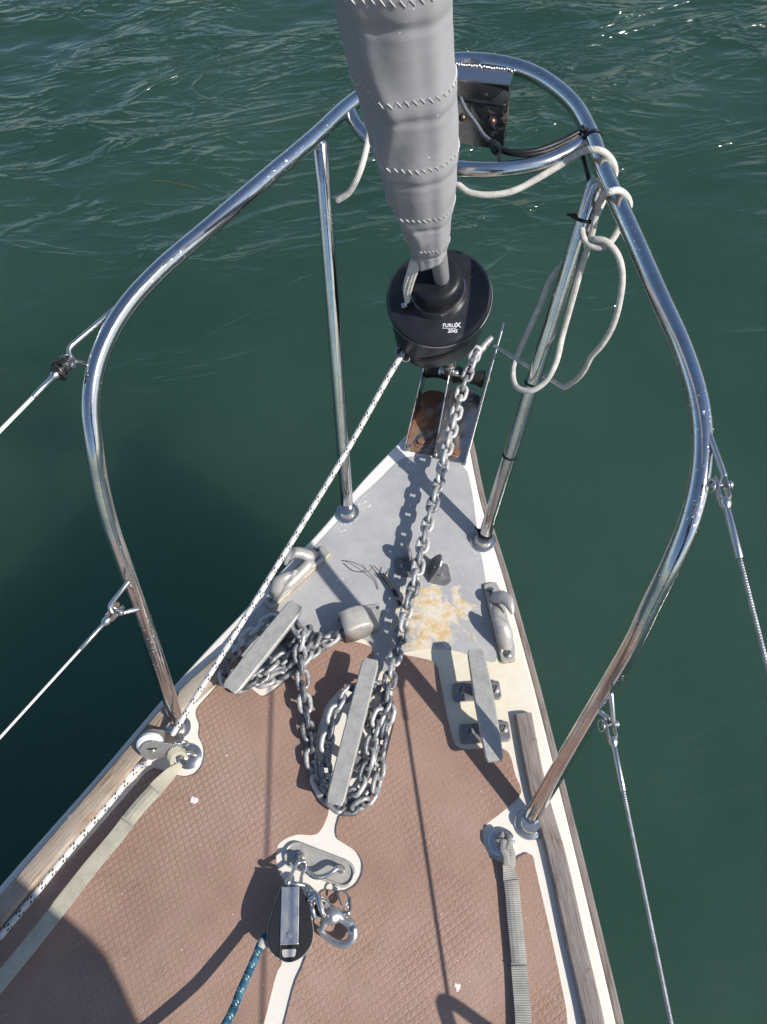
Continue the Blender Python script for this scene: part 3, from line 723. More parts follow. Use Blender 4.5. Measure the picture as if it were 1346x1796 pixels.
# ------------------------------------------------------------------ lifelines
def lifeline(label, A, B, wire_mat, wr, sleeve, taped=False, sl=0.055):
    A, B = Vector(A), Vector(B); d = (B - A).normalized()
    o = empty('lifeline', A, label, 'lifeline', 'lifelines along the sides')
    up = Vector((0, 0, 1)); sd = d.cross(up).normalized(); u2 = sd.cross(d)
    # clevis fork
    for s in (1, -1):
        b = MB(); poly = [A + d * x + u2 * y + sd * (s * 0.0052 + 0.0010) for x, y in ((-0.010, -0.004), (-0.010, 0.004), (-0.006, 0.0065), (0.016, 0.0055), (0.020, 0.0), (0.016, -0.0055), (-0.006, -0.0065))]
        prism(b, poly, 0.002, up=sd); b.build('clevis_cheek', M['steel_stain'], o, smooth=False, bevel=0.0005)
    b = MB(); lathe(b, [(0.0052, 0), (0.0064, 0.004), (0.0064, 0.008), (0.0040, 0.0125)], A + d * 0.016, d, 16); b.build('clevis_throat', M['steel'], o)
    b = MB(); tube(b, [A - sd * 0.0095, A, A + sd * 0.0095], 0.0027, 12); tube(b, [A - sd * 0.0105, A - sd * 0.0085], 0.0048, 14); b.build('clevis_pin', M['steel'], o)
    b = MB(); ring(b, A + sd * 0.0115 + u2 * -0.001, sd * 0.8 + u2 * 0.3, 0.0078, 0.0007, 22, 6); b.build('split_ring', M['steel'], o)
    b = MB(); tube(b, [A + d * 0.024, A + d * (0.026 + sl)], sleeve, 14); b.build('swage_sleeve', M['steel'], o)
    if taped:
        b = MB()
        for i in range(9):
            c = A + d * (0.000 + 0.0026 * i) + u2 * RNG.normal() * 0.0016 + sd * RNG.normal() * 0.0016
            ring(b, c, d + u2 * RNG.normal() * .3 + sd * RNG.normal() * .3, 0.0082 + RNG.random() * .002, 0.0019, 18, 6)
        b.build('tape_wrap', M['tape'], o)
    P = [A + d * (0.024 + sl) + (B - A - d * (0.024 + sl)) * t for t in np.linspace(0, 1, 30)]
    b = MB(); tube(b, P, wr, 10); b.build('wire', wire_mat, o)
    return o
def ext(a, b_, k): a, b_ = Vector(a), Vector(b_); return b_ + (b_ - a).normalized() * k
a = at(118, 636, .594); q = at(0, 756, .598); lifeline('upper port lifeline, white covered, with black tape on its clevis', a, ext(a, q, 1.4), M['wire'], 0.0026, 0.0035, True, 0.038)
a = at(205, 1069, .308); q = at(0, 1294, .312); lifeline('lower port lifeline, thin white wire with bare clevis', a, ext(a, q, 1.4), M['wire'], 0.0020, 0.0030, False, 0.048)
a = at(1265, 851, .608); q = at(1346, 1168, .602); lifeline('upper starboard lifeline of grey twisted wire', a, ext(a, q, 1.4), M['cable_steel'], 0.0023, 0.0040, False, 0.060)
a = at(1070, 1271, .290); q = at(1178, 1796, .268); lifeline('lower starboard lifeline of grey twisted wire beside the teak rail', a, ext(a, q, 1.4), M['cable_steel'], 0.0024, 0.0036, False, 0.058)

# ------------------------------------------------------------------ forestay, furled sail, furling drum
S0 = Vector((0.0, 1.000, 0.050)); AX = Vector((0.0, -0.317, 0.948)).normalized()
def stay(s): return S0 + AX * s
fs = empty('forestay', stay(0.0), 'steel forestay toggle and foil coming up through the furling drum', 'forestay')
b = MB(); tube(b, [stay(0.10), stay(0.22), stay(0.4)], 0.0085, 14); b.build('turnbuckle', M['steel_stain'], fs)
b = MB(); tube(b, [stay(0.055), stay(0.075), stay(0.10)], [0.009, 0.0115, 0.0095], 16); lathe(b, [(0.012, 0.0), (0.0135, .004), (0.012, 0.009)], stay(0.085), AX, 6); b.build('toggle', M['steel_stain'], fs)
b = MB(); tube(b, [stay(0.06) - Vector((0.017, 0, 0)), stay(0.06) + Vector((0.017, 0, 0))], 0.0065, 14); lathe(b, [(0.0095, 0), (0.0095, 0.004)], stay(0.06) - Vector((0.021, 0, 0)), Vector((1, 0, 0)), 6); b.build('toggle_pin', M['steel_stain'], fs)
fx = Vector((0.009, 0, 0)); b = MB(); tube(b, [stay(0.455) + fx, stay(0.6) + fx, stay(1.0), stay(2.6)], 0.0135, 16, flat=0.9); b.build('foil', m_plain('grey_foil', (0.50, 0.50, 0.51), 0.35, 0.05, metal=0.4), fs)
ZL = 0.385    # lid height along the stay
dr = empty('furling_drum', stay(0.24), 'black round furling drum with white lettering on its lid', 'furling drum')
XD = Vector((1, 0, 0)); YD = AX.cross(XD)          # YD points forward-up; camera side is -YD
def bulge(a, h):
    # snout towards the line exit, port side aft
    t = math.cos(a - R(238)); return 1 + 0.27 * max(0.0, t) ** 5 * (1.0 if h < 0.08 else max(0, 1 - (h - 0.08) / 0.06))
b = MB()
lathe(b, [(0.030, 0.004), (0.050, 0.005), (0.060, 0.012), (0.067, 0.030), (0.0745, 0.070), (0.0795, 0.108), (0.0825, 0.134), (0.0832, 0.141), (0.0820, 0.145), (0.0780, 0.1465)], stay(0.24), AX, 72, rad=bulge, xdir=XD)
b.build('drum_housing', M['drum'], dr)
b = MB(); lathe(b, [(0.0780, 0.1475), (0.0855, 0.1490), (0.0870, 0.1515), (0.0866, 0.1560), (0.0840, 0.1600), (0.0795, 0.1620), (0.060, 0.1645), (0.046, 0.1670)], stay(0.24), AX, 72, xdir=XD)
lid = b.build('lid', M['drum'], dr)
b = MB(); ring(b, stay(0.24 + 0.1512), AX, 0.0870, 0.0007, 72, 6); b.build('lid_edge_highlight', m_plain('pale_highlight_rim', (0.20, 0.205, 0.21), 0.45, 0.5, 25), lid)  # paler ring: the lid edge's highlight put into the colour
# moulded ribs on the lid
for ang in (R(205), R(40)):
    dv = XD * math.cos(ang) + YD * math.sin(ang); b = MB()
    tube(b, [stay(0.24 + 0.1655) + dv * 0.05, stay(0.24 + 0.1628) + dv * 0.079], 0.0012, 8); b.build('lid_rib', M['drum'], lid)
# slot: a dark lens shaped opening low on the camera side
b = MB(); vs = []; n = 26
for i in range(n):
    u = i / (n - 1); a = R(254 + 68 * u); hh = 0.0085 * math.sin(math.pi * u) ** 0.7 + 0.0003; hc = 0.088 + 0.026 * u
    for s in (1, -1):
        hq = hc + s * hh; rq = np.interp(hq, [0.030, 0.070, 0.108, 0.134], [0.067, 0.0745, 0.0795, 0.0825]) * bulge(a, hq) + 0.0009
        vs.append(stay(0.24 + hq) + XD * (rq * math.cos(a)) + YD * (rq * math.sin(a)))
b.add(vs, [(2 * i, 2 * i + 1, 2 * i + 3, 2 * i + 2) for i in range(n - 1)]); b.build('slot_opening', M['black_matte'], dr)
# hub on top
b = MB(); lathe(b, [(0.0460, 0.160), (0.0460, 0.171), (0.0450, 0.1835)], stay(0.24), AX, 48, xdir=XD); b.build('steel_collar', M['steel_stain'], dr)
b = MB(); lathe(b, [(0.0430, 0.176), (0.0422, 0.205), (0.0395, 0.217), (0.0365, 0.2195), (0.0325, 0.2215), (0.0200, 0.2220)], stay(0.24), AX, 48, xdir=XD); b.build('hub', M['black'], dr)
# line exit eye, white rimmed
ea = R(238); ed = XD * math.cos(ea) + YD * math.sin(ea); et = AX.cross(ed)
ec = stay(0.24 + 0.0845) + ed * 0.0950
b = MB(); P = [ec + et * (0.015 * math.cos(q)) + (ed * 0.75 - AX * 0.65) * (0.0100 * math.sin(q)) for q in np.linspace(0, 2 * math.pi, 28, endpoint=False)]
tube(b, P, 0.0011, 6, True); b.build('fairlead_rim', m_plain('worn_grey_rim', (0.34, 0.34, 0.34), 0.4), dr)
b = MB(); b.add([p + (ed * .65 + AX * .75) * 0.0003 for p in P], [tuple(range(28))]); b.build('fairlead_mouth', M['black_matte'], dr)
# lettering on the lid, laid in the lid plane
def text(name, body, size, c, xv, yv, parent, mat, shear=0.0, ext_=0.0001):
    cu = bpy.data.curves.new(name, 'FONT'); cu.body = body; cu.size = size; cu.align_x = 'CENTER'; cu.align_y = 'CENTER'; cu.extrude = ext_; cu.shear = shear; cu.offset = size * 0.02
    tmp = bpy.data.objects.new('tmp', cu); me = bpy.data.meshes.new_from_object(tmp); bpy.data.objects.remove(tmp)
    xv = Vector(xv).normalized(); yv = Vector(yv); yv = (yv - xv * yv.dot(xv)).normalized(); zv = xv.cross(yv); c = Vector(c) - wloc(parent)
    me.transform(Matrix(((xv.x, yv.x, zv.x, c.x), (xv.y, yv.y, zv.y, c.y), (xv.z, yv.z, zv.z, c.z), (0, 0, 0, 1))))
    me.materials.clear(); me.materials.append(mat); o = bpy.data.objects.new(name, me); COL.objects.link(o); o.parent = parent; return o
ta = R(303); td = XD * math.cos(ta) + YD * math.sin(ta); tc = stay(0.24 + 0.1659) + td * 0.0600
tn = (AX + td * 0.115).normalized(); tx = (XD * math.cos(R(9)) + YD * math.sin(R(9))); ty = tn.cross(tx)
text('lettering', 'FURLE', 0.0080, tc - tx * 0.003, tx, ty, lid, M['letter'])
text('lettering', 'X', 0.0115, tc + tx * 0.0108 + ty * 0.0005, tx, ty, lid, M['letter'])
text('lettering', '204S', 0.0080, tc + tx * 0.002 - ty * 0.0095, tx, ty, lid, M['letter'], 0.15)
b = MB(); box(b, tc - tx * 0.0035 - ty * 0.0047 + tn * 0.0001, 0.022, 0.0008, 0.0003, tx, tn); b.build('underline', M['letter'], lid)
# white lashing and shackle from the sail tack to the collar
la = R(212); ld = XD * math.cos(la) + YD * math.sin(la)
lash = empty('tack_lashing', stay(0.40), 'white lashing and small shackle tying the sail to the drum collar', 'lashing')
b = MB()
for k in range(5):
    o1 = XD * (-0.006 + 0.003 * k) ; q0 = stay(0.530) + ld * 0.026 + o1; q1 = stay(0.460) + ld * (0.047 + 0.002 * (k % 2)) + o1 * 0.8; q2 = stay(0.420) + ld * 0.052 + o1 * 0.3
    tube(b, smooth_path([q0, q1, q2], 6), 0.0028, 8)
b.build('cord', m_plain('white_tape_cord', (0.66, 0.63, 0.56), 0.8, 0.2, 120, 0.4), lash)
b = MB(); c = stay(0.414) + ld * 0.054; ring(b, c, XD, 0.0062, 0.0022, 20, 8); lathe(b, [(0.0045, 0), (0.0050, 0.003), (0.0035, 0.006)], c - AX * 0.004 + ld * 0.003, ld, 14); b.build('shackle', M['steel_stain'], lash)
# the sail: cloth rolled round the foil
sail = empty('furled_sail', stay(0.53), 'grey sail rolled tightly round the forestay, with white zigzag seams', 'sail')
seams = [0.578, 0.668, 0.775, 0.882, 0.997, 1.115, 1.24, 1.37]
def sail_r(s, a):
    base = np.interp(s, [0.52, 0.56, 0.60, 0.64, 0.70, 0.76, 0.87, 1.00, 1.05, 2.6], [0.0262, 0.0285, 0.0340, 0.0395, 0.0460, 0.0500, 0.0520, 0.0530, 0.0540, 0.062])
    r = base
    # helical seam folds: cloth tucks in just below each seam
    for q in seams:
        sc = q + 0.020 * math.cos(a - R(250)) - 0.030
        d = s - sc
        r -= 0.0022 * math.exp(-(d / 0.0065) ** 2) * (0.35 + 0.65 * max(0, math.cos(a - R(280))) ) + (0.0008 * math.exp(-(d + 0.016) ** 2 / 0.00016) - 0.0007 * math.exp(-((d - 0.020) / 0.018) ** 2))
    # rolled edge down the starboard side and slight irregularity
    r += 0.0016 * math.exp(-((a - R(322) - 0.5 * (s - 0.8)) / 0.20) ** 2) - 0.0008 * math.exp(-((a - R(306) - 0.5 * (s - 0.8)) / 0.14) ** 2)
    ca = R(256 + 9 * math.sin(23 * s) + 5 * math.sin(51 * s + 1))
    r += 0.0042 * math.exp(-((a - ca) / 0.20) ** 2) - 0.0050 * math.exp(-((a - ca + 0.48) / 0.26) ** 2)
    r += 0.0008 * math.sin(3 * a + 9 * s) + 0.0005 * math.sin(5 * a - 31 * s) + 0.0005 * math.sin(47 * s + 2 * a)
    return r
b = MB(); NS, NA = 260, 96; vs = []
SS = np.concatenate([np.linspace(0.525, 1.5, 230), np.linspace(1.53, 2.6, 30)])
for s in SS:
    tilt = 0.020
    for k in range(NA):
        a = 2 * math.pi * k / NA; r = sail_r(s, a)
        low = 0.014 * math.cos(a - R(330)) * max(0, 1 - (s - 0.525) / 0.05)
        vs.append(stay(s + low) + XD * (r * math.cos(a) * 1.0) + YD * (r * math.sin(a)) + XD * -0.004)
fs_ = []; uv = []
for i in range(NS - 1):
    for k in range(NA):
        k2 = (k + 1) % NA; fs_.append((i * NA + k, i * NA + k2, (i + 1) * NA + k2, (i + 1) * NA + k))
fs_.append(tuple(range(NA))[::-1])
b.add(vs, fs_)
for q in seams:
    P = []; nz = 84
    for i in range(nz):
        a = 2 * math.pi * i / nz; s = q + 0.020 * math.cos(a - R(250)) + (0.0034 if i % 2 else -0.0034); r = sail_r(s, a) + 0.0005
        P.append(stay(s) + XD * (r * math.cos(a) - 0.004) + YD * (r * math.sin(a)))
    tube(b, P, 0.00060, 5, True, mi=1, flat=0.6)
b.build('rolled_cloth', [M['cloth'], M['thread']], sail, sharp=80)

# ------------------------------------------------------------------ stem fitting with bow roller
sf = empty('stem_fitting', (0.0, 0.90, 0.0), 'rust stained stainless stem fitting with three upright cheeks and a black roller', 'stem fitting')
fl = lambda x0, x1, y1, nm: None
def floor_plate(x0, x1, y0, y1, z, mat):
    b = MB(); xm = (x0 + x1) / 2; w = (x1 - x0) / 2
    P = [Vector((x0, y0, z)), Vector((x1, y0, z))] + [Vector((xm + w * math.cos(q), y1 + 0.7 * w * math.sin(q), z)) for q in np.linspace(0, math.pi, 16)]
    prism(b, P, 0.003); return b.build('floor_plate', mat, sf, smooth=False, bevel=0.0008)
floor_plate(-0.062, 0.000, 0.838, 0.985, 0.0052, M['steel_rusty'])
floor_plate(0.002, 0.068, 0.832, 1.000, 0.0050, M['steel_stain'])
def cheek(x, prof, mat, lean=0.0, th=0.003):
    b = MB(); P = [Vector((x + lean * z, y, z)) for y, z in prof]; prism(b, P, th, up=Vector((1, 0, 0))); return b.build('cheek_plate', mat, sf, smooth=False, bevel=0.0008)
cheek(-0.062, rnd2 := [(0.838, 0.003), (1.030, 0.003), (1.046, 0.020), (1.050, 0.048), (1.040, 0.066), (1.022, 0.070), (0.846, 0.016)], M['steel_stain'])
cheek(0.003, [(0.838, 0.003), (1.030, 0.003), (1.040, 0.030), (1.040, 0.080), (1.022, 0.105), (0.975, 0.112), (0.955, 0.100), (0.846, 0.014)], M['steel_stain'])
cheek(0.070, [(0.828, 0.003), (1.040, 0.003), (1.085, 0.040), (1.120, 0.090), (1.128, 0.118), (1.116, 0.128), (1.098, 0.124), (1.030, 0.072), (0.836, 0.012)], M['steel'], lean=0.15, th=0.0045)
Ra = Vector((1, 0, 0)); rc = Vector((0, 1.028, 0.044))
b = MB(); lathe(b, [(0.019, 0), (0.019, 0.004), (0.015, 0.016), (0.0135, 0.032), (0.015, 0.046), (0.019, 0.058), (0.019, 0.062)], rc + Vector((0.005, 0, 0)), Ra, 28); b.build('roller', M['black_matte'], sf)
b = MB(); lathe(b, [(0.018, 0), (0.018, 0.004), (0.015, 0.016), (0.0135, 0.030), (0.015, 0.044), (0.018, 0.055), (0.018, 0.058)], rc - Vector((0.0605, 0, 0)), Ra, 28); b.build('roller', M['black_matte'], sf)
hexbolt(sf, rc + Vector((0.0725, 0, 0)), 0.0062, 0.0065, Ra, m_plain('brass_bolt', (0.45, 0.33, 0.17), 0.35, metal=0.8))
hexbolt(sf, at(739, 776, .006), 0.0085, 0.006, mat=M['steel_rusty']); hexbolt(sf, at(797, 792, .006), 0.0080, 0.005, mat=M['steel_rusty'])
b = MB(); lathe(b, [(0.0062, -.004), (0.0062, 0), (0.0038, 0.0035)], at(716, 785, .010), seg=14); b.build('rivet', M['steel'], sf)
b = MB(); lathe(b, [(0.0045, -.004), (0.0045, 0), (0.003, 0.003)], at(764, 795, .010), seg=14); b.build('rivet', M['steel'], sf)
# retaining pin through the starboard cheek
pin = ptube('retaining_pin', M['steel_stain'], None, [at(868, 607, .112), at(930, 645, .116), at(978, 673, .121), at(990, 680, .119), at(1000, 677, .122)], 0.0040, 6, 10)
tag(pin, 'rusty steel pin sticking out of the starboard roller cheek', 'pin')

# ------------------------------------------------------------------ navigation light bracket hung in the pulpit ring, with its cables
nb = empty('light_bracket', (0.06, 1.15, 0.60), 'bare stainless light bracket welded into the pulpit ring, rust blotched mirror sheet', 'bracket')
A1, A2 = at(792, 112, .622), at(902, 124, .622)
B1, B2 = at(790, 136, .618), at(895, 147, .618)
C1, C2 = at(780, 246, .505), at(883, 262, .505)
def sheet(name, P, mat, th=0.002):
    nrm = (P[1] - P[0]).cross(P[3] - P[0]).normalized(); nrm = nrm if nrm.z > 0 else -nrm
    b = MB(); prism(b, P, th, up=nrm); return b.build(name, mat, nb, smooth=False, bevel=0.0005)
sheet('top_flange', [A1, A2, B2, B1], M['steel']); sheet('back_plate', [B1 - Vector((0, 0, .0012)), B2 - Vector((0, 0, .0012)), C2, C1], M['mirror'])
sheet('side_flange', [B2, C2, C2 + Vector((0.002, 0, -0.010)), B2 + Vector((0.002, 0, -0.010))], M['steel_stain'])
b = MB()
for i in range(26):
    t = i / 25; c = A1.lerp(A2, t) + Vector((0, RNG.normal() * 0.0012, 0.0015)); lathe(b, [(0.0022, -0.0015), (0.0026, 0), (0.0016, 0.0014)], c, seg=8)
b.build('weld_bead', M['steel_stain'], nb)
for px, py in ((812, 206), (865, 212)):
    b = MB(); c = at(px, py, .594); lathe(b, [(0.0065, -0.001), (0.0065, 0.0006)], c, (CAM - c).normalized(), 18); h_ = b.build('bolt_hole', M['black_matte'], nb)
    b = MB(); lathe(b, [(0.0032, 0), (0.0030, 0.003), (0.0015, 0.0042)], c, (CAM - c).normalized(), 12); b.build('screw', m_plain('copper_screw', (0.45, 0.20, 0.12), 0.4, metal=0.6) if px < 850 else bpy.data.materials['copper_screw'], nb)
cab = empty('light_cable', (0.15, 1.05, 0.60), 'black electric cable taped along the pulpit crossbar to the light bracket', 'cable')
ptube('cable', M['black'], cab, [at(800, 172, .606), at(816, 175, .604), at(850, 180, .600), at(886, 185, .597)], 0.0034, 6, 10)
ptube('cable', m_plain('grey_cable_sheath', (0.16, 0.16, 0.165), 0.4), cab, [at(808, 172, .612), at(816, 190, .610), at(835, 216, .600), at(848, 236, .596), at(866, 252, .600)], 0.0032, 6, 10)
ptube('cable', M['black'], cab, [at(862, 248, .604), at(880, 262, .620), at(905, 267, .622), at(940, 264, .622), at(975, 252, .622), at(1000, 240, .622), at(1018, 230, .624)], 0.0040, 8, 10)
ptube('cable', M['black'], cab, [at(870, 256, .606), at(884, 266, .618), at(915, 272, .6185), at(955, 266, .6185), at(990, 251, .6185), at(1016, 237, .620)], 0.0034, 8, 10)
ptube('cable', M['black'], cab, [at(1012, 240, .612), at(1019, 262, .598), at(1028, 292, .590), at(1033, 318, .588), at(1030, 345, .566), at(1019, 382, .520)], 0.0034, 8, 10)
b = MB(); c = at(872, 262, .608); lathe(b, [(0.004, 0), (0.008, .004), (0.0085, .014), (0.006, .024)], c - Vector((0.006, -0.014, 0.004)), Vector((0.4, -0.9, 0.2)), 14); b.build('connector', M['black_matte'], cab)
def tie(label, c, axis, r, tail=None, w=0.0022):
    """cable tie round a tube"""
    b = MB(); c = Vector(c); axis = Vector(axis).normalized(); ring(b, c, axis, r, w * 0.55, 26, 6)
    for k in (-1, 1): ring(b, c + axis * (w * 0.5 * k), axis, r, w * 0.45, 26, 6)
    if tail is not None: tail = Vector(tail).normalized(); tube(b, [c + tail * (r - 0.001), c + tail * (r + 0.010)], 0.0021, 8); box(b, c + tail * (r + 0.001), 0.006, 0.006, 0.005, tail)
    o = b.build('cable_tie', M['black'], None); return tag(o, label, 'cable tie', 'black cable ties on the pulpit tubes')
d1 = Vector((0.217 - 0.1885, 0.967 - 1.046, 0)).normalized()
tie('black cable tie round the top rail beside the end of the crossbar', Vector((0.1925, 1.036, 0.620)), d1, 0.0140, Vector((-0.8, 0.3, 0.6)))
tie('black cable tie round the middle of the pulpit crossbar', at(876, 277, .609), Vector((1, 0.15, 0)), 0.0150)
lf, lt = Vector((0.1405, 0.664, 0.004)), Vector((0.2085, 0.956, 0.606)); ld_ = (lt - lf).normalized()
def onleg(py):
    lo, hi = 0.0, 1.0
    for _ in range(40):
        m = (lo + hi) / 2; P = lf.lerp(lt, m) - CAM; y = 898 + FPX * P.dot(DN) / P.dot(FW)
        if y > py: lo = m
        else: hi = m
    return lf.lerp(lt, lo)
tie('black cable tie high on the starboard pulpit leg, tail pointing inboard', onleg(384), ld_, 0.0150, Vector((-1, 0.1, 0.1)))
tie('black cable tie on the starboard pulpit leg behind the hanging rope loop', onleg(672), ld_, 0.0132)
tie('black cable tie on the starboard pulpit leg, below the hanging rope', onleg(800), ld_, 0.0130)
tie('black cable tie at the foot of the starboard pulpit leg', onleg(938), ld_, 0.0132, Vector((-0.9, 0.4, 0.1)))
# white rope lashed to the pulpit
rope = empty('mooring_rope', (0.21, 0.93, 0.62), 'thin white rope looped and knotted round the starboard pulpit rail, hanging in a bight', 'rope')
rr0 = 0.0048
railc = Vector((0.2175, 0.967, 0.620)); raild = Vector((0.309 - 0.217, 0.755 - 0.967, 0)).normalized()
def wrap(c, R0=0.0180, turns=1.0, a0=0.0, pitch=0.010, n=20):
    sd = raild.cross(Vector((0, 0, 1))).normalized(); o = []
    for i in range(int(n * turns) + 1):
        a = a0 + 2 * math.pi * i / n; o.append(c + sd * (math.cos(a) * R0) + Vector((0, 0, 1)) * (math.sin(a) * R0) + raild * (pitch * i / n))
    return o
# run from the loose port end, behind the sail, to the first turn
P1 = [at(592, 352, .545), at(612, 338, .560), at(630, 305, .590), at(642, 265, .608), at(648, 232, .618), Vector((-0.150, 1.03, 0.612)), Vector((-0.09, 1.00, 0.598)), Vector((-0.02, 0.93, 0.58)), at(795, 320, .585), at(822, 337, .580), at(860, 342, .580), at(900, 335, .585), at(945, 312, .597), at(990, 285, .610), at(1018, 268, .626)]
P1 += [at(1038, 262, .641), at(1058, 266, .638), at(1074, 282, .625), at(1079, 303, .606), Vector((0.226, 0.952, .597))]
ptube('rope_run', M['rope_white'], rope, P1, rr0, 8, 12)
P2 = [at(1024, 430, .52), at(1036, 400, .545), at(1046, 370, .575), at(1056, 349, .612), at(1068, 337, .640), at(1084, 334, .640), at(1098, 343, .626), at(1104, 360, .606), at(1096, 380, .595)]
ptube('rope_turn', M['rope_white'], rope, P2, rr0, 8, 12)
P3 = [at(1078, 300, .60), at(1066, 330, .592), at(1058, 352, .590), at(1046, 380, .575), at(1036, 420, .545), at(1020, 470, .50), at(1006, 520, .455), at(988, 585, .39), at(974, 640, .385), at(956, 670, .36), at(932, 685, .345), at(908, 680, .335), at(900, 660, .335), at(906, 628, .34), at(925, 585, .385), at(950, 530, .435), at(966, 490, .465), at(985, 466, .485), at(1004, 440, .51), at(1022, 412, .535), at(1030, 396, .548)]
ptube('hanging_loop', M['rope_white'], rope, P3, rr0, 8, 12)
P4 = [at(1028, 388, .556), at(1022, 398, .556), at(1023, 415, .552), at(1032, 428, .548), at(1048, 434, .548), at(1064, 430, .552), at(1076, 418, .560), at(1084, 404, .568), at(1092, 388, .578)]
ptube('knot', M['rope_white'], rope, P4, rr0, 8, 12)
P5 = [at(1044, 372, .566), at(1036, 405, .548), at(1032, 420, .542), at(1044, 420, .556), at(1060, 422, .560), at(1074, 433, .555), at(1086, 452, .540), at(1092, 485, .51), at(1088, 525, .475), at(1076, 570, .43), at(1056, 605, .39), at(1038, 625, .36), at(1026, 648, .32), at(1012, 665, .28), at(996, 676, .24), at(990, 680, .20)]
ptube('hanging_tail', M['rope_white'], rope, P5, rr0, 8, 12)

# ------------------------------------------------------------------ deck cleats
def deck_bar(o, A, B, w, th, z, taper=0.9, sag=0.0):
    """tapered, slightly drooping horn bar from A to B at height z (top)"""
    A = Vector((A.x, A.y, 0)); B = Vector((B.x, B.y, 0)); d = (B - A); L = d.length; d.normalize(); s = Vector((-d.y, d.x, 0)); vs = []; n = 25
    mb = MB()
    for i in range(n):
        u = i / (n - 1); t = 2 * u - 1; hw = w / 2 * (1 - (1 - taper) * abs(t) ** 1.5)
        e = min(u, 1 - u) * L
        if e < 0.006: hw *= 0.80 + 0.20 * math.sqrt(max(0, 1 - (1 - e / 0.006) ** 2))
        zt = z - sag * t * t; tk = th * (1 - 0.35 * t * t)
        c = A + d * (u * L)
        for a, bq in ((-1, 0.75), (-0.86, 1), (0.86, 1), (1, 0.75), (1, 0.15), (0.7, 0), (-0.7, 0), (-1, 0.15)):
            vs.append((c.x + s.x * hw * a, c.y + s.y * hw * a, zt - tk * (1 - bq)))
    fs = [(i * 8 + k, i * 8 + (k + 1) % 8, (i + 1) * 8 + (k + 1) % 8, (i + 1) * 8 + k) for i in range(n - 1) for k in range(8)] + [tuple(range(8)), tuple((n - 1) * 8 + k for k in range(8))[::-1]]
    mb.add(vs, fs); return mb.build('horn_bar', M['cast'], o, sharp=25)
def foot(o, corners, h, scr, barpt, z):
    b = MB(); prism(b, rcorner([at(*p, h) for p in corners], 0.006), h); f = b.build('base', M['cast_dark'], o, smooth=False, bevel=0.0015)
    b = MB(); c = sum((at(*p, h) for p in corners), Vector()) / 4
    tube(b, [Vector((c.x, c.y, h - .002)), Vector((c.x, c.y, h)).lerp(Vector((barpt.x, barpt.y, z)), .5), Vector((barpt.x, barpt.y, z))], [0.0125, 0.0085, 0.0100], 16, caps=False); b.build('stem', M['cast_dark'], o)
    for p, an in scr: screw(f, at(*p, h), 0.0082, ang=an, mat=M['cast_dark'])
zb = 0.066
c1 = empty('deck_cleat', at(845, 1247), 'bare aluminium deck cleat on two screwed feet, starboard of the chain', 'cleat', 'deck cleats')
A, B = at(834, 1137, zb), at(869, 1334, zb)
deck_bar(c1, A, B, 0.034, 0.013, zb, 0.86, 0.004)
mid = A.lerp(B, .5)
foot(c1, [(793, 1198), (876, 1193), (881, 1225), (796, 1230)], 0.009, [((808, 1210), 1.4), ((869, 1209), 1.4)], A.lerp(B, 0.40), zb - .010)
foot(c1, [(805, 1270), (892, 1264), (897, 1299), (809, 1304)], 0.009, [((824, 1282), 1.4), ((884, 1278), 1.4)], A.lerp(B, 0.62), zb - .010)
c2 = empty('deck_cleat', at(620, 1300), 'aluminium deck cleat on the centreline with anchor chain wound under it', 'cleat', 'deck cleats')
A2_, B2_ = at(651, 1155, zb), at(586, 1410, zb)
deck_bar(c2, A2_, B2_, 0.0310, 0.013, zb, 0.97, 0.002)
foot(c2, [(618, 1240), (690, 1244), (684, 1276), (614, 1272)], 0.009, [((627, 1256), 1.2), ((676, 1258), 1.2)], A2_.lerp(B2_, 0.38), zb - .010)
foot(c2, [(600, 1322), (668, 1326), (662, 1358), (596, 1352)], 0.009, [((607, 1338), 1.2), ((657, 1342), 1.2)], A2_.lerp(B2_, 0.66), zb - .010)
c3 = empty('deck_cleat', at(470, 1135), 'aluminium deck cleat at the port edge with chain piled both sides', 'cleat', 'deck cleats')
A3_, B3_ = at(521, 1058, zb), at(401, 1208, zb)
deck_bar(c3, A3_, B3_, 0.0350, 0.013, zb, 0.95, 0.002)
foot(c3, [(470, 1098), (525, 1110), (516, 1136), (462, 1124)], 0.009, [((480, 1112), 1.2), ((512, 1122), 1.2)], A3_.lerp(B3_, 0.36), zb - .010)
foot(c3, [(420, 1150), (478, 1164), (468, 1190), (410, 1176)], 0.009, [((430, 1165), 1.2), ((464, 1177), 1.2)], A3_.lerp(B3_, 0.68), zb - .010)

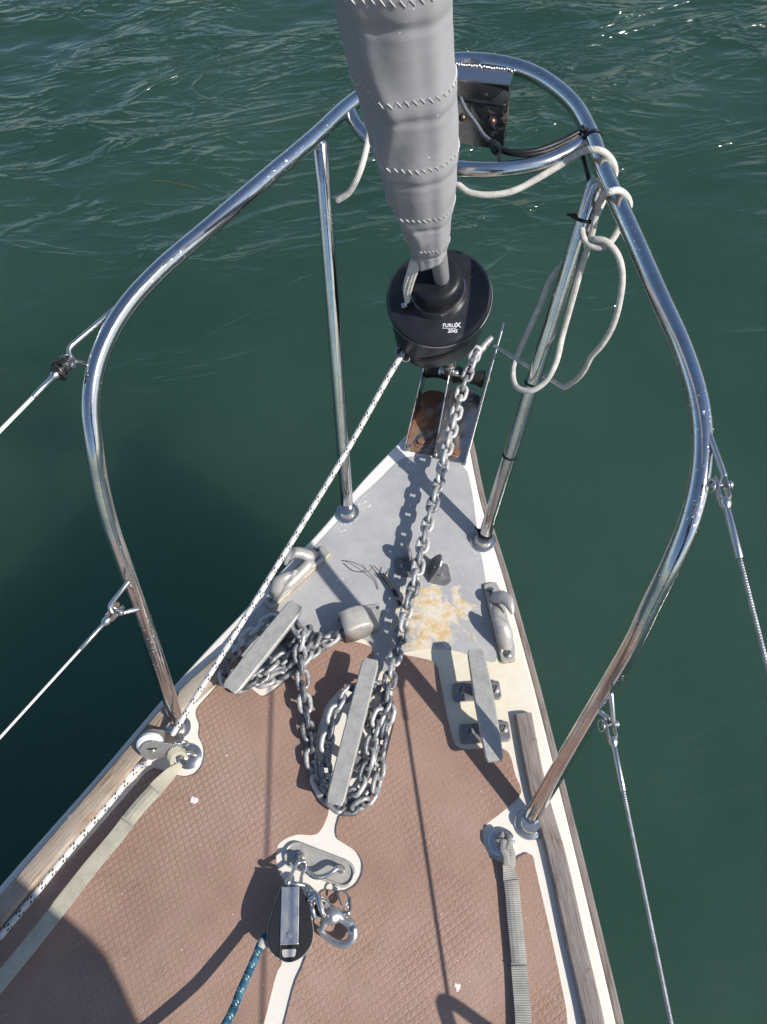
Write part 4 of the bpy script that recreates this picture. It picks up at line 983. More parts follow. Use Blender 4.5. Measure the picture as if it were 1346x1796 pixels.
# ------------------------------------------------------------------ bow chocks
def chock(label, ends, screws, saddle, hornA, hornB, extra):
    o = empty('bow_chock', at(*saddle[0][:2]), label, 'chock', 'cast bow chocks')
    A, B = at(*ends[0], .007), at(*ends[1], .007); d = (B - A).normalized(); s = Vector((-d.y, d.x, 0)); w = 0.0125
    e_ = d * 0.0016; w2 = w + 0.0022; b = MB(); prism(b, rcorner([A - s * w2 - e_, B - s * w2 + e_, B + s * w2 + e_, A + s * w2 - e_], 0.008), 0.001); bo = b.build('sealant', M['sealant'], o, smooth=False); bo.location.z = -0.0045
    wo = 0.0185; b = MB(); prism(b, rcorner([A - s * w, B - s * w, B + s * w, B + s * wo - d * .022, A + s * wo + d * .022, A + s * w], 0.007), 0.007); f = b.build('base', M['cast'], o, smooth=False, bevel=0.0018, seg=3)
    for p in screws: screw(o, at(*p, .0075), 0.0080, ang=1.0, mat=M['cast_dark'])
    b = MB()
    tube(b, smooth_path([at(*p) for p in saddle], 8), [0.006] + [0.0125] * (len(saddle) - 2) + [0.006], 16)
    tube(b, smooth_path([A + d * .020 - s * w * .62 + Vector((0, 0, .001)), A.lerp(B, .35) - s * w * .62 + Vector((0, 0, .006)), A.lerp(B, .65) - s * w * .62 + Vector((0, 0, .006)), B - d * .020 - s * w * .62 + Vector((0, 0, .001))], 8), [.003, .0055, .0055, .003], 12)
    b.build('saddle', M['cast'], o)
    for H, r in (hornA, hornB):
        b = MB(); tube(b, smooth_path([at(*p) for p in H], 8), r, 16, flat=0.85); b.build('horn', M['cast'], o)
    return o
chock('grey cast bow chock by the port edge, the white furling line passing above', [(468, 1062), (574, 963)], [(478, 1051), (556, 967)],
      [(487, 1042, .006), (505, 1026, .012), (524, 1008, .013), (541, 990, .013), (552, 976, .006)],
      ([(551, 972, .010), (542, 975, .022), (528, 970, .032), (514, 970, .037), (505, 979, .036), (501, 990, .033)], [0.010, 0.0135, 0.0130, 0.012, 0.0090, 0.0040]),
      ([(488, 1045, .008), (487, 1034, .020), (490, 1022, .031), (500, 1014, .037), (511, 1008, .038), (520, 1001, .037)], [0.010, 0.0145, 0.0140, 0.0115, 0.0080, 0.0036]), None)
chock('grey cast bow chock by the starboard edge, beyond the bare cleat', [(859, 1022), (892, 1160)], [(861, 1036), (891, 1147)],
      [(866, 1055, .006), (872, 1073, .012), (879, 1096, .013), (885, 1122, .013), (889, 1136, .006)],
      ([(866, 1052, .010), (872, 1048, .022), (882, 1048, .032), (891, 1054, .037), (896, 1065, .037), (899, 1076, .034)], [0.010, 0.0135, 0.0130, 0.0110, 0.0080, 0.0036]),
      ([(888, 1134, .010), (886, 1116, .024), (882, 1102, .034), (876, 1092, .038), (871, 1086, .039), (867, 1080, .038)], [0.012, 0.0150, 0.0145, 0.0115, 0.0080, 0.0036]), None)

# ------------------------------------------------------------------ chain pipe cowl, chain stopper
hp = empty('chain_pipe', at(635, 1095), 'small cast cowl over the chain locker pipe, chain leading out of its mouth', 'deck fitting')
b = MB(); prism(b, rcorner([at(*p, .004) for p in ((603, 1066), (668, 1058), (667, 1117), (600, 1113))], 0.008), 0.004); b.build('base', M['cast'], hp, smooth=False, bevel=0.001)
mo, bk = at(604, 1107, 0), at(660, 1087, 0)
dd = (bk - mo).normalized(); ss = Vector((-dd.y, dd.x, 0)); b = MB(); secs = []
prof = [(0.000, 0.0255, 0.047), (0.016, 0.0275, 0.049), (0.036, 0.0270, 0.048), (0.050, 0.0255, 0.040), (0.061, 0.023, 0.018), (0.065, 0.021, 0.004)]
NQ = 17; vs = []
for x, w, h in prof:
    for k in range(NQ):
        a = math.pi * k / (NQ - 1); ca, sa_ = math.cos(a), math.sin(a)
        ex = abs(ca) ** 0.22 * (1 if ca > 0 else -1); ez = sa_ ** 0.20
        vs.append(mo + dd * (x - 0.004 + 0.0035 * ez) + ss * (w * ex * (1 - 0.16 * ez)) + Vector((0, 0, 0.003 + h * ez)))
fq = [(i * NQ + k, i * NQ + k + 1, (i + 1) * NQ + k + 1, (i + 1) * NQ + k) for i in range(len(prof) - 1) for k in range(NQ - 1)]
fq.append(tuple((len(prof) - 1) * NQ + k for k in range(NQ)))
b.add(vs, fq); hood = b.build('hood', M['cast_worn'], hp, sharp=28); so_ = hood.modifiers.new('solid', 'SOLIDIFY'); so_.thickness = 0.003; so_.offset = -1
b = MB(); b.add([mo + dd * 0.018 + ss * (0.022 * math.cos(q)) * 1.0 + Vector((0, 0, 0.004 + 0.034 * math.sin(q) ** .5)) for q in np.linspace(0.01, math.pi - .01, 14)], [tuple(range(14))]); b.build('throat', M['black_matte'], hp)
for p in ((662, 1111), (663, 1066)): 
    b = MB(); lathe(b, [(0.0035, 0), (0.0034, 0.0008), (0.002, 0.0012)], at(*p, .0042), seg=14); b.build('screw', M['steel_stain'], hp)
cs = empty('chain_stopper', at(740, 1000), 'chain stopper of two bolted angle brackets with the chain lying between', 'chain stopper')
def angle_bracket(corn, bolt, foot_a, foot_b, H, holes, ln=0.0):
    b = MB(); prism(b, rcorner([at(*p, .003) for p in corn], 0.008), 0.003); b.build('base_plate', M['cast_dark'], cs, smooth=False, bevel=0.0007)
    hexbolt(cs, at(*bolt, .0034), 0.0062, 0.007, mat=M['cast_dark'])
    a, b2 = at(*foot_a, .002), at(*foot_b, .002); L = (b2 - a).length
    outl = [(0, 0), (L, 0), (L * 0.98, H * 0.5), (L * 0.90, H * 0.86), (L * 0.74, H * 0.985), (L * 0.55, H), (L * 0.36, H * 0.9), (L * 0.14, H * 0.5)]
    plate('upright', M['cast_dark'], cs, outl, [circ(L * 0.62, H * .74, 0.0030), circ(L * 0.50, H * .45, 0.0030)] if holes else [circ(L * .5, H * .45, 0.003)], 0.003, a, b2 - a, (ln, 0, 1))
angle_bracket([(690, 978), (724, 974), (728, 1014), (694, 1009)], (703, 990), (727, 1008), (720, 968), 0.050, True, -0.10)
angle_bracket([(748, 990), (786, 988), (793, 1022), (781, 1028), (753, 1022)], (772, 1007), (754, 1022), (756, 982), 0.050, False, 0.50)

# ------------------------------------------------------------------ anchor chain: every link a part
chain = empty('anchor_chain', at(620, 1300), 'galvanised anchor chain over the bow roller, wound round the centre and port cleats', 'chain')
PITCH, WR, HW, HL = 0.0232, 0.0043, 0.0095, 0.0064
def link_mesh():
    P = []
    for k in range(9): a = -math.pi / 2 + math.pi * k / 8; P.append(Vector((HL + HW * math.cos(a), HW * math.sin(a), 0)))
    for k in range(9): a = math.pi / 2 + math.pi * k / 8; P.append(Vector((-HL + HW * math.cos(a), HW * math.sin(a), 0)))
    mb = MB(); tube(mb, P, WR, 10, True, fixed_up=Vector((0, 0, 1))); o = mb.build('tmp_link', M['galv']); me = o.data; bpy.data.objects.remove(o); me.name = 'chain_link'; return me
LM = link_mesh(); links = []
def run(P, roll0=35, jit=12, tight=1.0):
    path = smooth_path([at(*p) for p in P], 14); L = [0]
    for i in range(1, len(path)): L.append(L[-1] + (path[i] - path[i - 1]).length)
    n = max(2, int(L[-1] / (PITCH * tight)) + 1); step = L[-1] / n; rl = roll0; pts_ = []
    def pos(s):
        s = max(0, min(L[-1], s)); j = int(np.searchsorted(L, s)) or 1; j = min(j, len(L) - 1); t = (s - L[j - 1]) / max(1e-9, L[j] - L[j - 1]); return path[j - 1].lerp(path[j], t)
    for i in range(n):
        a, b_ = pos((i + .5) * step - PITCH * .5), pos((i + .5) * step + PITCH * .5)
        X = (b_ - a).normalized(); up = Vector((0, 0, 1)); Y = up.cross(X)
        if Y.length < 1e-3: Y = Vector((0, 1, 0))
        Y.normalize(); Z = X.cross(Y); rl += RNG.normal() * jit * 1.0; rl = roll0 + (rl - roll0) * 0.75
        q = R(rl + (90 if i % 2 else 0)); Yr = Y * math.cos(q) + Z * math.sin(q); Zr = X.cross(Yr); c = (a + b_) / 2
        if roll0 > 12: c = c + Vector((RNG.normal() * .0012, RNG.normal() * .0012, abs(RNG.normal()) * .0016))
        links.append((c, X, Yr, Zr))
# over the roller and aft along the foredeck to the centre cleat
run([(836, 612, .105), (829, 636, .083), (818, 664, .070), (807, 700, .056), (797, 740, .046), (786, 780, .044), (776, 822, .046), (765, 866, .046), (754, 905, .044), (745, 942, .042), (737, 978, .040), (730, 1014, .036), (718, 1054, .032), (708, 1094, .030), (700, 1132, .030), (689, 1166, .034), (683, 1200, .038), (679, 1226, .040)], 10, 14)
# turns round the centre cleat, under its bar
run([(679, 1226, .040), (663, 1262, .036), (652, 1300, .032), (646, 1338, .028), (634, 1374, .024), (610, 1400, .018), (588, 1396, .018), (574, 1366, .024), (572, 1330, .030), (577, 1292, .034), (585, 1256, .040), (598, 1230, .044), (617, 1208, .042), (640, 1200, .036), (662, 1206, .030)], 35, 12)
run([(662, 1206, .030), (680, 1220, .030), (684, 1242, .026), (676, 1274, .018), (669, 1304, .014), (664, 1338, .012), (662, 1372, .011), (650, 1400, .011), (624, 1418, .012), (598, 1418, .014)], 40, 14)
run([(598, 1418, .014), (574, 1398, .012), (556, 1376, .012), (549, 1344, .013), (546, 1310, .016), (541, 1276, .020), (536, 1240, .024), (532, 1204, .028), (528, 1168, .034), (526, 1136, .040), (530, 1108, .046), (520, 1094, .046), (504, 1088, .040)], 32, 12)
# port cleat: turns on both sides of the bar, then to the chain pipe
run([(630, 1096, .022), (610, 1104, .026), (590, 1116, .020), (566, 1132, .016), (542, 1148, .014), (518, 1162, .012), (494, 1172, .012), (466, 1182, .014), (440, 1196, .016), (416, 1208, .018), (398, 1200, .016), (392, 1180, .014), (400, 1156, .014), (420, 1132, .014), (444, 1110, .016), (468, 1092, .020), (492, 1082, .028), (516, 1090, .036)], 36, 12)
run([(542, 1102, .030), (530, 1120, .030), (512, 1138, .026), (492, 1156, .024), (474, 1172, .024), (452, 1190, .026), (430, 1204, .026)], 44, 12)
run([(556, 1118, .014), (548, 1138, .022), (536, 1158, .026), (512, 1176, .012), (488, 1190, .012), (458, 1200, .012)], 38, 14)
def size_in_view(c): q = c - CAM; return 1 / q.dot(FW)
links.sort(key=lambda l: (-l[0].z * 2 - size_in_view(l[0])))
cl = wloc(chain)
for (c, X, Y, Z) in links[:100]:
    o = bpy.data.objects.new('chain_link', LM); COL.objects.link(o); o.parent = chain; c = c - cl
    o.matrix_local = Matrix(((X.x, Y.x, Z.x, c.x), (X.y, Y.y, Z.y, c.y), (X.z, Y.z, Z.z, c.z), (0, 0, 0, 1)))
mb = MB(); lv = [v.co.copy() for v in LM.vertices]; lf_ = [tuple(p.vertices) for p in LM.polygons]
for (c, X, Y, Z) in links[100:]: mb.add([c + X * v.x + Y * v.y + Z * v.z for v in lv], lf_)
o = mb.build('remaining_links', M['galv'], chain); o['kind'] = 'stuff'
# swivel joining chain and anchor, outboard of the roller
b = MB(); tube(b, smooth_path([at(829, 634, .088), at(838, 620, .096), at(850, 606, .104), at(862, 592, .112)], 6), [0.0065, 0.0085, 0.0080, 0.0060], 14)
b.build('swivel', M['galv'], chain)

# ------------------------------------------------------------------ furling line and its turning block
fl_ = empty('furling_line', at(700, 640, .30), 'white furling line with black flecks running aft from the drum', 'rope')
drum_exit = ec + ed * -0.01
blk_in = at(303, 1288, .048)
ptube('line', M['rope_fleck'], fl_, [drum_exit, ec + ed * 0.004, drum_exit.lerp(blk_in, .25) - Vector((0, 0, .004)), drum_exit.lerp(blk_in, .5) - Vector((0, 0, .006)), drum_exit.lerp(blk_in, .75) - Vector((0, 0, .004)), blk_in], 0.0050, 30, 14)
ptube('line', M['rope_fleck'], fl_, [at(262, 1336, .026), at(240, 1348, .014), at(204, 1394, .007), at(147, 1462, .0075), at(96, 1525, .0075), at(46, 1588, .0075), at(0, 1643, .0075), at(0, 1643, .0075) + Vector((-0.13, -0.33, 0)), at(0, 1643, .0075) + Vector((-0.3, -0.8, 0))], 0.0058, 14, 14)
tb = empty('turning_block', at(275, 1310, .04), 'stainless turning block with white sheave lashed to the port pulpit foot', 'block')
def disc_px(name, mat, parent, c, r, th, nrm, bev=0.001):
    b = MB(); lathe(b, [(r - bev, -th / 2), (r, -th / 2 + bev), (r, th / 2 - bev), (r - bev, th / 2)], c, Vector(nrm), 36); return b.build(name, mat, parent, sharp=30)
n1 = Vector((0.42, -0.70, 0.58)).normalized()
bc = at(268, 1306, .040); dirB = (at(322, 1306, .03) - bc); dirB = (dirB - n1 * dirB.dot(n1)).normalized(); sB = n1.cross(dirB)
disc_px('sheave', M['white_plastic'], tb, bc - n1 * 0.002 - dirB * 0.004, 0.0225, 0.014, n1, 0.004)
def cheek_outline(c, n, a, b_, L, w0, w1):
    P = [c + b_ * (w0 * math.sin(q)) - a * (w0 * math.cos(q)) for q in np.linspace(math.pi / 2, -math.pi / 2, 14)]
    return P + [c + a * L - b_ * w1, c + a * L + b_ * w1]
for sgn, mt in ((1, M['cast_metal']), (-1, M['steel_stain'])):
    b = MB(); base_ = bc + n1 * (0.0105 * sgn) + sB * (-0.004 * sgn); prism(b, cheek_outline(base_, n1, dirB, sB, 0.050, 0.0205, 0.007), 0.0016, up=n1)
    ck = b.build('cheek', mt, tb, smooth=False, bevel=0.0005)
    if sgn > 0:
        b = MB(); box(b, base_ + n1 * 0.0004 + sB * 0.004, 0.016, 0.003, 0.0006, dirB, n1); b.build('slot', M['black_matte'], ck)
        hexbolt(ck, base_ + n1 * 0.0004 - sB * 0.004, 0.003, 0.002, n1)
ptube('shackle', M['steel'], tb, [bc + dirB * 0.040 + sB * .004, bc + dirB * 0.050 + sB * 0.006 + n1 * 0.004, bc + dirB * 0.058, bc + dirB * 0.050 - sB * 0.006, bc + dirB * 0.040 - sB * .004], 0.0028, 8, 10)
b = MB(); box(b, at(277, 1290, .030), 0.022, 0.020, 0.012, dirB, n1); tb_l = b.build('head', M['steel_stain'], tb, smooth=False, bevel=0.003)
# ------------------------------------------------------------------ eye plates at the gunwale with the webbing jackstays
def eye(label, c, dirv, px_r=0.0215):
    o = empty('pad_eye', c, label, 'pad eye', 'domed stainless pad eyes')
    b = MB(); lathe(b, [(px_r, 0), (px_r + .0004, .0018), (px_r * .93, .0032), (px_r * .6, .0052), (px_r * .35, .0062)], c, seg=36); b.build('base', M['steel'], o)
    d = Vector(dirv).normalized(); b = MB(); P = [c + d * (0.011 * math.cos(q)) + Vector((0, 0, 0.003 + 0.021 * math.sin(q))) for q in np.linspace(0, math.pi, 14)]
    tube(b, P, 0.0040, 12); b.build('eye', M['steel'], o); return o
e1 = at(333, 1327, 0.002); e2 = at(880, 1477, 0.002)
eye('domed stainless pad eye beside the port pulpit foot', e1, (1, .6, 0)); eye('domed stainless pad eye beside the starboard pulpit foot', e2, (1, .3, 0))
def webbing(label, P, w, mat, seams=(), name='jackstay_strap', twist=None, th=0.0022):
    path = smooth_path([Vector(p) for p in P], 12); n = len(path)
    o = empty(name, path[0], label, 'strap'); mb = MB(); vs = []; L = [0]
    for i in range(1, n): L.append(L[-1] + (path[i] - path[i - 1]).length)
    for i in range(n):
        t = (path[min(n - 1, i + 1)] - path[max(0, i - 1)]).normalized(); s = t.cross(Vector((0, 0, 1))).normalized(); u = s.cross(t)
        q = L[i] / L[-1]; ww = np.interp(L[i], *w) / 2; tw = np.interp(L[i], *twist) if twist else 0
        s2 = s * math.cos(tw) + u * math.sin(tw); u2 = u * math.cos(tw) - s * math.sin(tw)
        for a, b_ in ((-1, 0), (-0.5, .15), (0, .2), (0.5, .15), (1, 0), (1, -1), (0, -1), (-1, -1)): vs.append(path[i] + s2 * (ww * a) + u2 * (th * b_))
    fs, uv = [], []
    for i in range(n - 1):
        for k in range(8):
            k2 = (k + 1) % 8; fs.append((i * 8 + k, i * 8 + k2, (i + 1) * 8 + k2, (i + 1) * 8 + k)); ua, ub = k / 4, (k + 1) / 4
            uv.append([(ua, L[i]), (ub, L[i]), (ub, L[i + 1]), (ua, L[i + 1])])
    fs += [tuple(range(8)), tuple((n - 1) * 8 + k for k in range(8))[::-1]]; uv += [[(0, 0)] * 8] * 2
    mb.add(vs, fs, uv); mb.build('webbing', mat, o, sharp=50)
    for (s0, s1) in seams:   # stitched doubled length
        mb = MB(); vs = []; I = [i for i in range(n) if s0 <= L[i] <= s1]
        for i in I:
            t = (path[min(n - 1, i + 1)] - path[max(0, i - 1)]).normalized(); s = t.cross(Vector((0, 0, 1))).normalized(); u = s.cross(t); ww = np.interp(L[i], *w) / 2
            for a, b_ in ((-1, 0.0005), (-0.9, 0.0016), (0.9, 0.0016), (1, 0.0005)): vs.append(path[i] + s * (ww * 0.97 * a) + u * b_)
        m = len(I); fs = [(i * 4 + k, i * 4 + k + 1, (i + 1) * 4 + k + 1, (i + 1) * 4 + k) for i in range(m - 1) for k in range(3)]
        uv = [[(k / 3 * 1.0, L[I[i]]), ((k + 1) / 3, L[I[i]]), ((k + 1) / 3, L[I[i + 1]]), (k / 3, L[I[i + 1]])] for i in range(m - 1) for k in range(3)]
        mb.add(vs, fs, uv); mb.build('stitched_end', mat, o, sharp=50)
        for q in (s0, s1):
            i = int(np.searchsorted(L, q)); i = min(i, n - 2); t = (path[i + 1] - path[i]).normalized(); s = t.cross(Vector((0, 0, 1))).normalized(); u = s.cross(t); ww = np.interp(L[i], *w) / 2
            b = MB(); tube(b, [path[i] - s * ww + u * 0.001, path[i] + u * .0019, path[i] + s * ww + u * 0.001], 0.0009, 6); b.build('seam', m_plain('seam_thread', (0.25, 0.25, 0.22), 0.9, bump=0), o)
    return o
zs = 0.022
pw = [at(318, 1340, .028), at(300, 1356, .030), at(272, 1385, .034), at(240, 1420, .037), at(205, 1466, .038), at(160, 1520, .039), at(112, 1582, .040), at(60, 1648, .041), at(0, 1722, .042), at(0, 1722, .042) + Vector((-0.10, -0.26, 0)), at(0, 1722, .042) + Vector((-0.24, -0.66, 0))]
webbing('cream webbing strap running aft along the port side of the tread', pw, ([0, .02, .05, 2], [0.010, 0.020, 0.0250, 0.0255]), M['web'], [(0.055, 0.118)], twist=([0, 0.03, 0.06], [0.9, 0.5, 0.0]))
pk = empty('strap_loop', e1, 'folded cream webbing loop through the port pad eye', 'strap')
b = MB()
for k, off in enumerate((-0.006, -0.002, 0.002, 0.006)):
    o_ = Vector((0.6 * off, -0.5 * off, 0)); tube(b, smooth_path([at(325, 1322, .024) + o_, at(314, 1316, .034) + o_, at(302, 1322, .036) + o_, at(300, 1336, .030) + o_, at(308, 1346, .022) + o_], 6), 0.0042, 8, flat=0.8)
b.build('webbing', M['web'], pk)
sw = [at(888, 1500, .016), at(891, 1515, .015), at(897, 1548, .014), at(902, 1600, .014), at(908, 1660, .014), at(913, 1720, .014), at(919, 1796, .016), at(919, 1796, .016) + Vector((0.05, -0.25, 0)), at(919, 1796, .016) + Vector((0.12, -0.7, 0))]
webbing('grey webbing strap running aft along the starboard side of the tread', sw, ([0, .012, .035, 2], [0.012, 0.018, 0.0235, 0.0245]), M['web_grey'], [(0.036, 0.150)], twist=([0, 0.02, 0.04], [0.7, 0.3, 0.0]))
kn = empty('strap_knot', e2, 'grey webbing knotted through the starboard pad eye', 'strap')
b = MB()
tube(b, smooth_path([at(884, 1462, .020), at(893, 1472, .030), at(889, 1486, .030), at(877, 1484, .024), at(874, 1470, .020), at(882, 1463, .026)], 8), 0.0055, 10, flat=0.7)
tube(b, smooth_path([at(884, 1474, .032), at(884, 1488, .030), at(890, 1500, .026), at(892, 1514, .021)], 8), [0.005, 0.0065, 0.007, 0.0085], 10, flat=0.5)
tube(b, smooth_path([at(894, 1472, .030), at(896, 1488, .030), at(898, 1500, .026), at(896, 1516, .020)], 8), [0.0045, 0.0055, 0.006, 0.008], 10, flat=0.5)
b.build('webbing', M['web_grey'], kn)

# ------------------------------------------------------------------ folding eye plate on the centreline
pe = empty('folding_eye_plate', at(560, 1516), 'long oval grey deck plate with bent steel handle, on the centre strip', 'deck fitting')
u0, u1 = at(520, 1500, .003), at(602, 1532, .003); ud = (u1 - u0).normalized(); us = Vector((-ud.y, ud.x, 0)); hw_ = 0.0165
def stadium(a, b_, w, z, n=14): return [Vector((0, 0, z)) + Vector((b_.x, b_.y, 0)) + ud * (w * math.cos(q)) + us * (w * math.sin(q)) for q in np.linspace(-math.pi / 2, math.pi / 2, n)] + [Vector((0, 0, z)) + Vector((a.x, a.y, 0)) + ud * (w * math.cos(q)) + us * (w * math.sin(q)) for q in np.linspace(math.pi / 2, 1.5 * math.pi, n)]
b = MB(); prism(b, stadium(u0, u1, hw_ + 0.004, 0.0022), 0.0022); b.build('plate', M['cast'], pe, smooth=False, bevel=0.0008)
b = MB(); tube(b, stadium(u0, u1, hw_ + 0.0015, 0.0040), 0.0024, 8, True); b.build('raised_rim', M['cast'], pe)
H = [at(527, 1503, .004), at(527, 1506, .022), at(533, 1520, .026), at(551, 1537, .024), at(570, 1536, .022), at(592, 1523, .020), at(598, 1522, .004)]
ptube('handle', M['steel'], pe, H, 0.0040, 8, 12)
b = MB(); lathe(b, [(0.0075, 0), (0.0075, .004), (0.005, .008)], at(527, 1502, .003), seg=18); lathe(b, [(0.0065, 0), (0.006, .004), (0.004, .006)], at(599, 1525, .003), seg=18); b.build('boss', M['steel'], pe)
# ------------------------------------------------------------------ black snatch block, blue line, snap shackle
bk_ = empty('pulley_block', at(511, 1620, .06), 'black teardrop pulley block with steel strap, standing on its shackle', 'block')
top, bot = at(512, 1552, .052), at(511, 1690, .084)
bn = (CAM - (top + bot) / 2).normalized(); bn = (bn + Vector((0.10, 0.02, 0.25))).normalized()
ay = (bot - top); ay = (ay - bn * ay.dot(bn)); LB = ay.length; ay.normalize(); ax_ = ay.cross(bn).normalized()
def tear(off, k=1.0, sh=0.0):
    P = []
    prof_ = [(0.0, 0.0145), (0.04, 0.0165), (0.20, 0.0225), (0.38, 0.0292), (0.55, 0.0335), (0.68, 0.0345), (0.80, 0.0318), (0.90, 0.0240), (0.96, 0.0150), (1.0, 0.004)]
    R_ = [top + ay * (LB * (0.5 + (t - .5) * k)) + ax_ * (w * k + sh) + bn * off for t, w in prof_]; L_ = [top + ay * (LB * (0.5 + (t - .5) * k)) - ax_ * (w * k - sh) + bn * off for t, w in prof_[::-1]]
    return rounded(R_ + L_, 2)
b = MB(); prism(b, tear(0.0), 0.009, up=bn); b.build('cheek', M['black'], bk_, smooth=False, bevel=0.0022, seg=3)
b = MB(); prism(b, tear(-0.0225, 0.99), 0.008, up=bn); b.build('cheek', M['black'], bk_, smooth=False, bevel=0.0022, seg=3)
b = MB(); lathe(b, [(0.0285, -0.0055), (0.0300, -0.0045), (0.024, 0.0), (0.0300, 0.0045), (0.0285, 0.0055)], top + ay * (LB * .64) - bn * 0.0158, bn, 40); b.build('sheave', M['white_plastic'], bk_)
b = MB(); P = tear(-0.0105, 1.005); n = len(P); tube(b, [P[i] for i in range(n)], 0.0009, 6, True); b.build('cheek_seam', m_plain('pale_edge', (0.45, 0.45, 0.42), 0.5), bk_)
lv2 = (-RT - bn * (-RT).dot(bn)).normalized(); c = top + ay * (LB * .40) + bn * 0.0012 + ax_ * 0.002
b = MB(); box(b, c, LB * 0.76, 0.0275, 0.0024, ay, bn); strp = b.build('steel_strap', M['steel'], bk_, smooth=False, bevel=0.0010, seg=3)
hexbolt(strp, top + ay * (LB * .655) + bn * 0.0016 + ax_ * 0.002, 0.0042, 0.002, bn)
b = MB(); P = rcorner([top + ay * (LB * t) + ax_ * (x + 0.002) + bn * 0.0012 for t, x in ((.835, -.0110), (.835, .0110), (.935, .0090), (.935, -.0090))], 0.003); prism(b, P, 0.0012, up=bn); b.build('window', M['cast'], bk_, smooth=False)
b = MB(); box(b, top + ay * (LB * .5) + lv2 * 0.0150 + bn * 0.0004, LB * .96, 0.0016, 0.0016, ay, bn); b.build('strap_edge', M['black_matte'], bk_, smooth=False)
SH = [top + ax_ * 0.010 + ay * 0.004 - bn * 0.006, top + ax_ * 0.009 - ay * 0.012 - bn * 0.008, at(531, 1516, .030) + Vector((0, 0, 0.004)), top - ax_ * 0.009 - ay * 0.012 - bn * 0.008, top - ax_ * 0.010 + ay * 0.004 - bn * 0.006]
ptube('shackle', M['steel'], bk_, [at(507, 1546, .054), at(513, 1530, .044), at(524, 1513, .036), at(534, 1511, .034), at(537, 1517, .030), at(530, 1535, .036), at(528, 1550, .046)], 0.0030, 8, 10)
b = MB(); tube(b, [at(501, 1547, .056), at(516, 1549, .056), at(534, 1553, .050)], 0.0030, 12); tube(b, [at(504, 1547, .056), at(508, 1547, .056)], 0.0052, 12); b.build('shackle_pin', M['steel'], bk_)
lv_ = -RT; lv_ = (lv_ - bn * lv_.dot(bn)).normalized(); rs0 = top + ay * (LB * .66) + lv_ * 0.020 - bn * 0.0158
bl = ptube('blue_rope', M['rope_blue'], None, [rs0, at(464, 1646, rs0.z - .001), at(448, 1680, rs0.z + .006), at(424, 1734, rs0.z + .018), at(394, 1800, rs0.z + .034), at(394, 1800, rs0.z + .034) + Vector((-0.15, -0.35, 0.10)), at(394, 1800, rs0.z + .034) + Vector((-0.40, -0.95, 0.30))], 0.0062, 12, 14)
tag(bl, 'blue rope with pale flecks leading aft from the black block', 'rope')
b = MB(); c = at(463, 1648, rs0.z - .001); lathe(b, [(0.0068, 0), (0.0075, .003), (0.0070, .009), (0.0064, .012)], c, (at(448, 1680, rs0.z + .006) - c), 14); b.build('whipping', m_plain('worn_whipping', (0.33, 0.34, 0.33), 0.8, 0.4, 200, 0.5), bl)
ss_ = empty('snap_shackle', at(590, 1630, .03), 'cast stainless snap shackle with swivel, lying beside the black block', 'shackle')
b = MB(); c = at(563, 1592, .034); nz_ = Vector((0.25, -0.35, 0.9)).normalized()
lathe(b, [(0.013, -0.010), (0.0155, -0.008), (0.0158, 0.002), (0.0145, 0.005)], c, nz_, 30); b.build('swivel_cup', M['steel'], ss_)
b = MB(); lathe(b, [(0.0118, 0.0), (0.0118, 0.0056), (0.009, 0.0072)], c, nz_, 30); b.build('swivel_bearing', M['black'], ss_)
ptube('swivel_bow', M['steel'], ss_, [at(541, 1577, .040), at(546, 1566, .046), at(554, 1568, .048), at(560, 1584, .052), at(566, 1600, .050), at(569, 1606, .044)], [0.0042, 0.0048, 0.0048, 0.0042, 0.0042, 0.0036], 8, 10)
ptube('swivel_bow', M['steel'], ss_, [at(545, 1583, .044), at(549, 1595, .048), at(552, 1608, .042)], 0.0036, 6, 10)
b = MB(); tube(b, [at(541, 1580, .046), at(546, 1577, .052), at(551, 1574, .052)], 0.0038, 12); b.build('swivel_pin', M['steel'], ss_)
b = MB(); tube(b, smooth_path([at(570, 1606, .032), at(582, 1606, .034), at(592, 1603, .032)], 6), [0.0105, 0.0135, 0.0115], 16, flat=0.65)
tube(b, smooth_path([at(590, 1604, .032), at(602, 1612, .030), at(614, 1620, .028), at(619, 1632, .026)], 6), [0.0095, 0.0070, 0.0078, 0.0085], 16, flat=0.8)
tube(b, smooth_path([at(572, 1610, .030), at(567, 1624, .027), at(563, 1634, .025)], 6), [0.0080, 0.0055, 0.0045], 14, flat=0.8); b.build('body', M['cast_metal'], ss_)
b = MB(); tube(b, smooth_path([at(620, 1628, .026), at(620, 1642, .024), at(611, 1654, .022), at(598, 1656, .021), at(583, 1650, .021), at(570, 1640, .022), at(560, 1628, .025)], 8), [0.0082, 0.0078, 0.0066, 0.0058, 0.0054, 0.0050, 0.0048], 14, flat=0.8); b.build('jaw', M['cast_metal'], ss_)
b = MB(); lathe(b, [(0.0052, 0), (0.0050, 0.0012), (0.003, .0022)], at(619, 1629, .032), seg=16); b.build('jaw_pivot', M['steel_stain'], ss_)
ptube('pull_ring', M['steel_stain'], ss_, [at(602, 1598, .030), at(606, 1588, .028), at(612, 1580, .026), at(609, 1568, .024), at(600, 1562, .022), at(594, 1566, .022), at(596, 1578, .026), at(600, 1588, .030)], 0.0014, 8, 8)
ptube('pull_ring', M['steel_stain'], ss_, [at(603, 1600, .032), at(612, 1601, .032), at(614, 1590, .028), at(613, 1574, .025)], 0.0030, 8, 8)

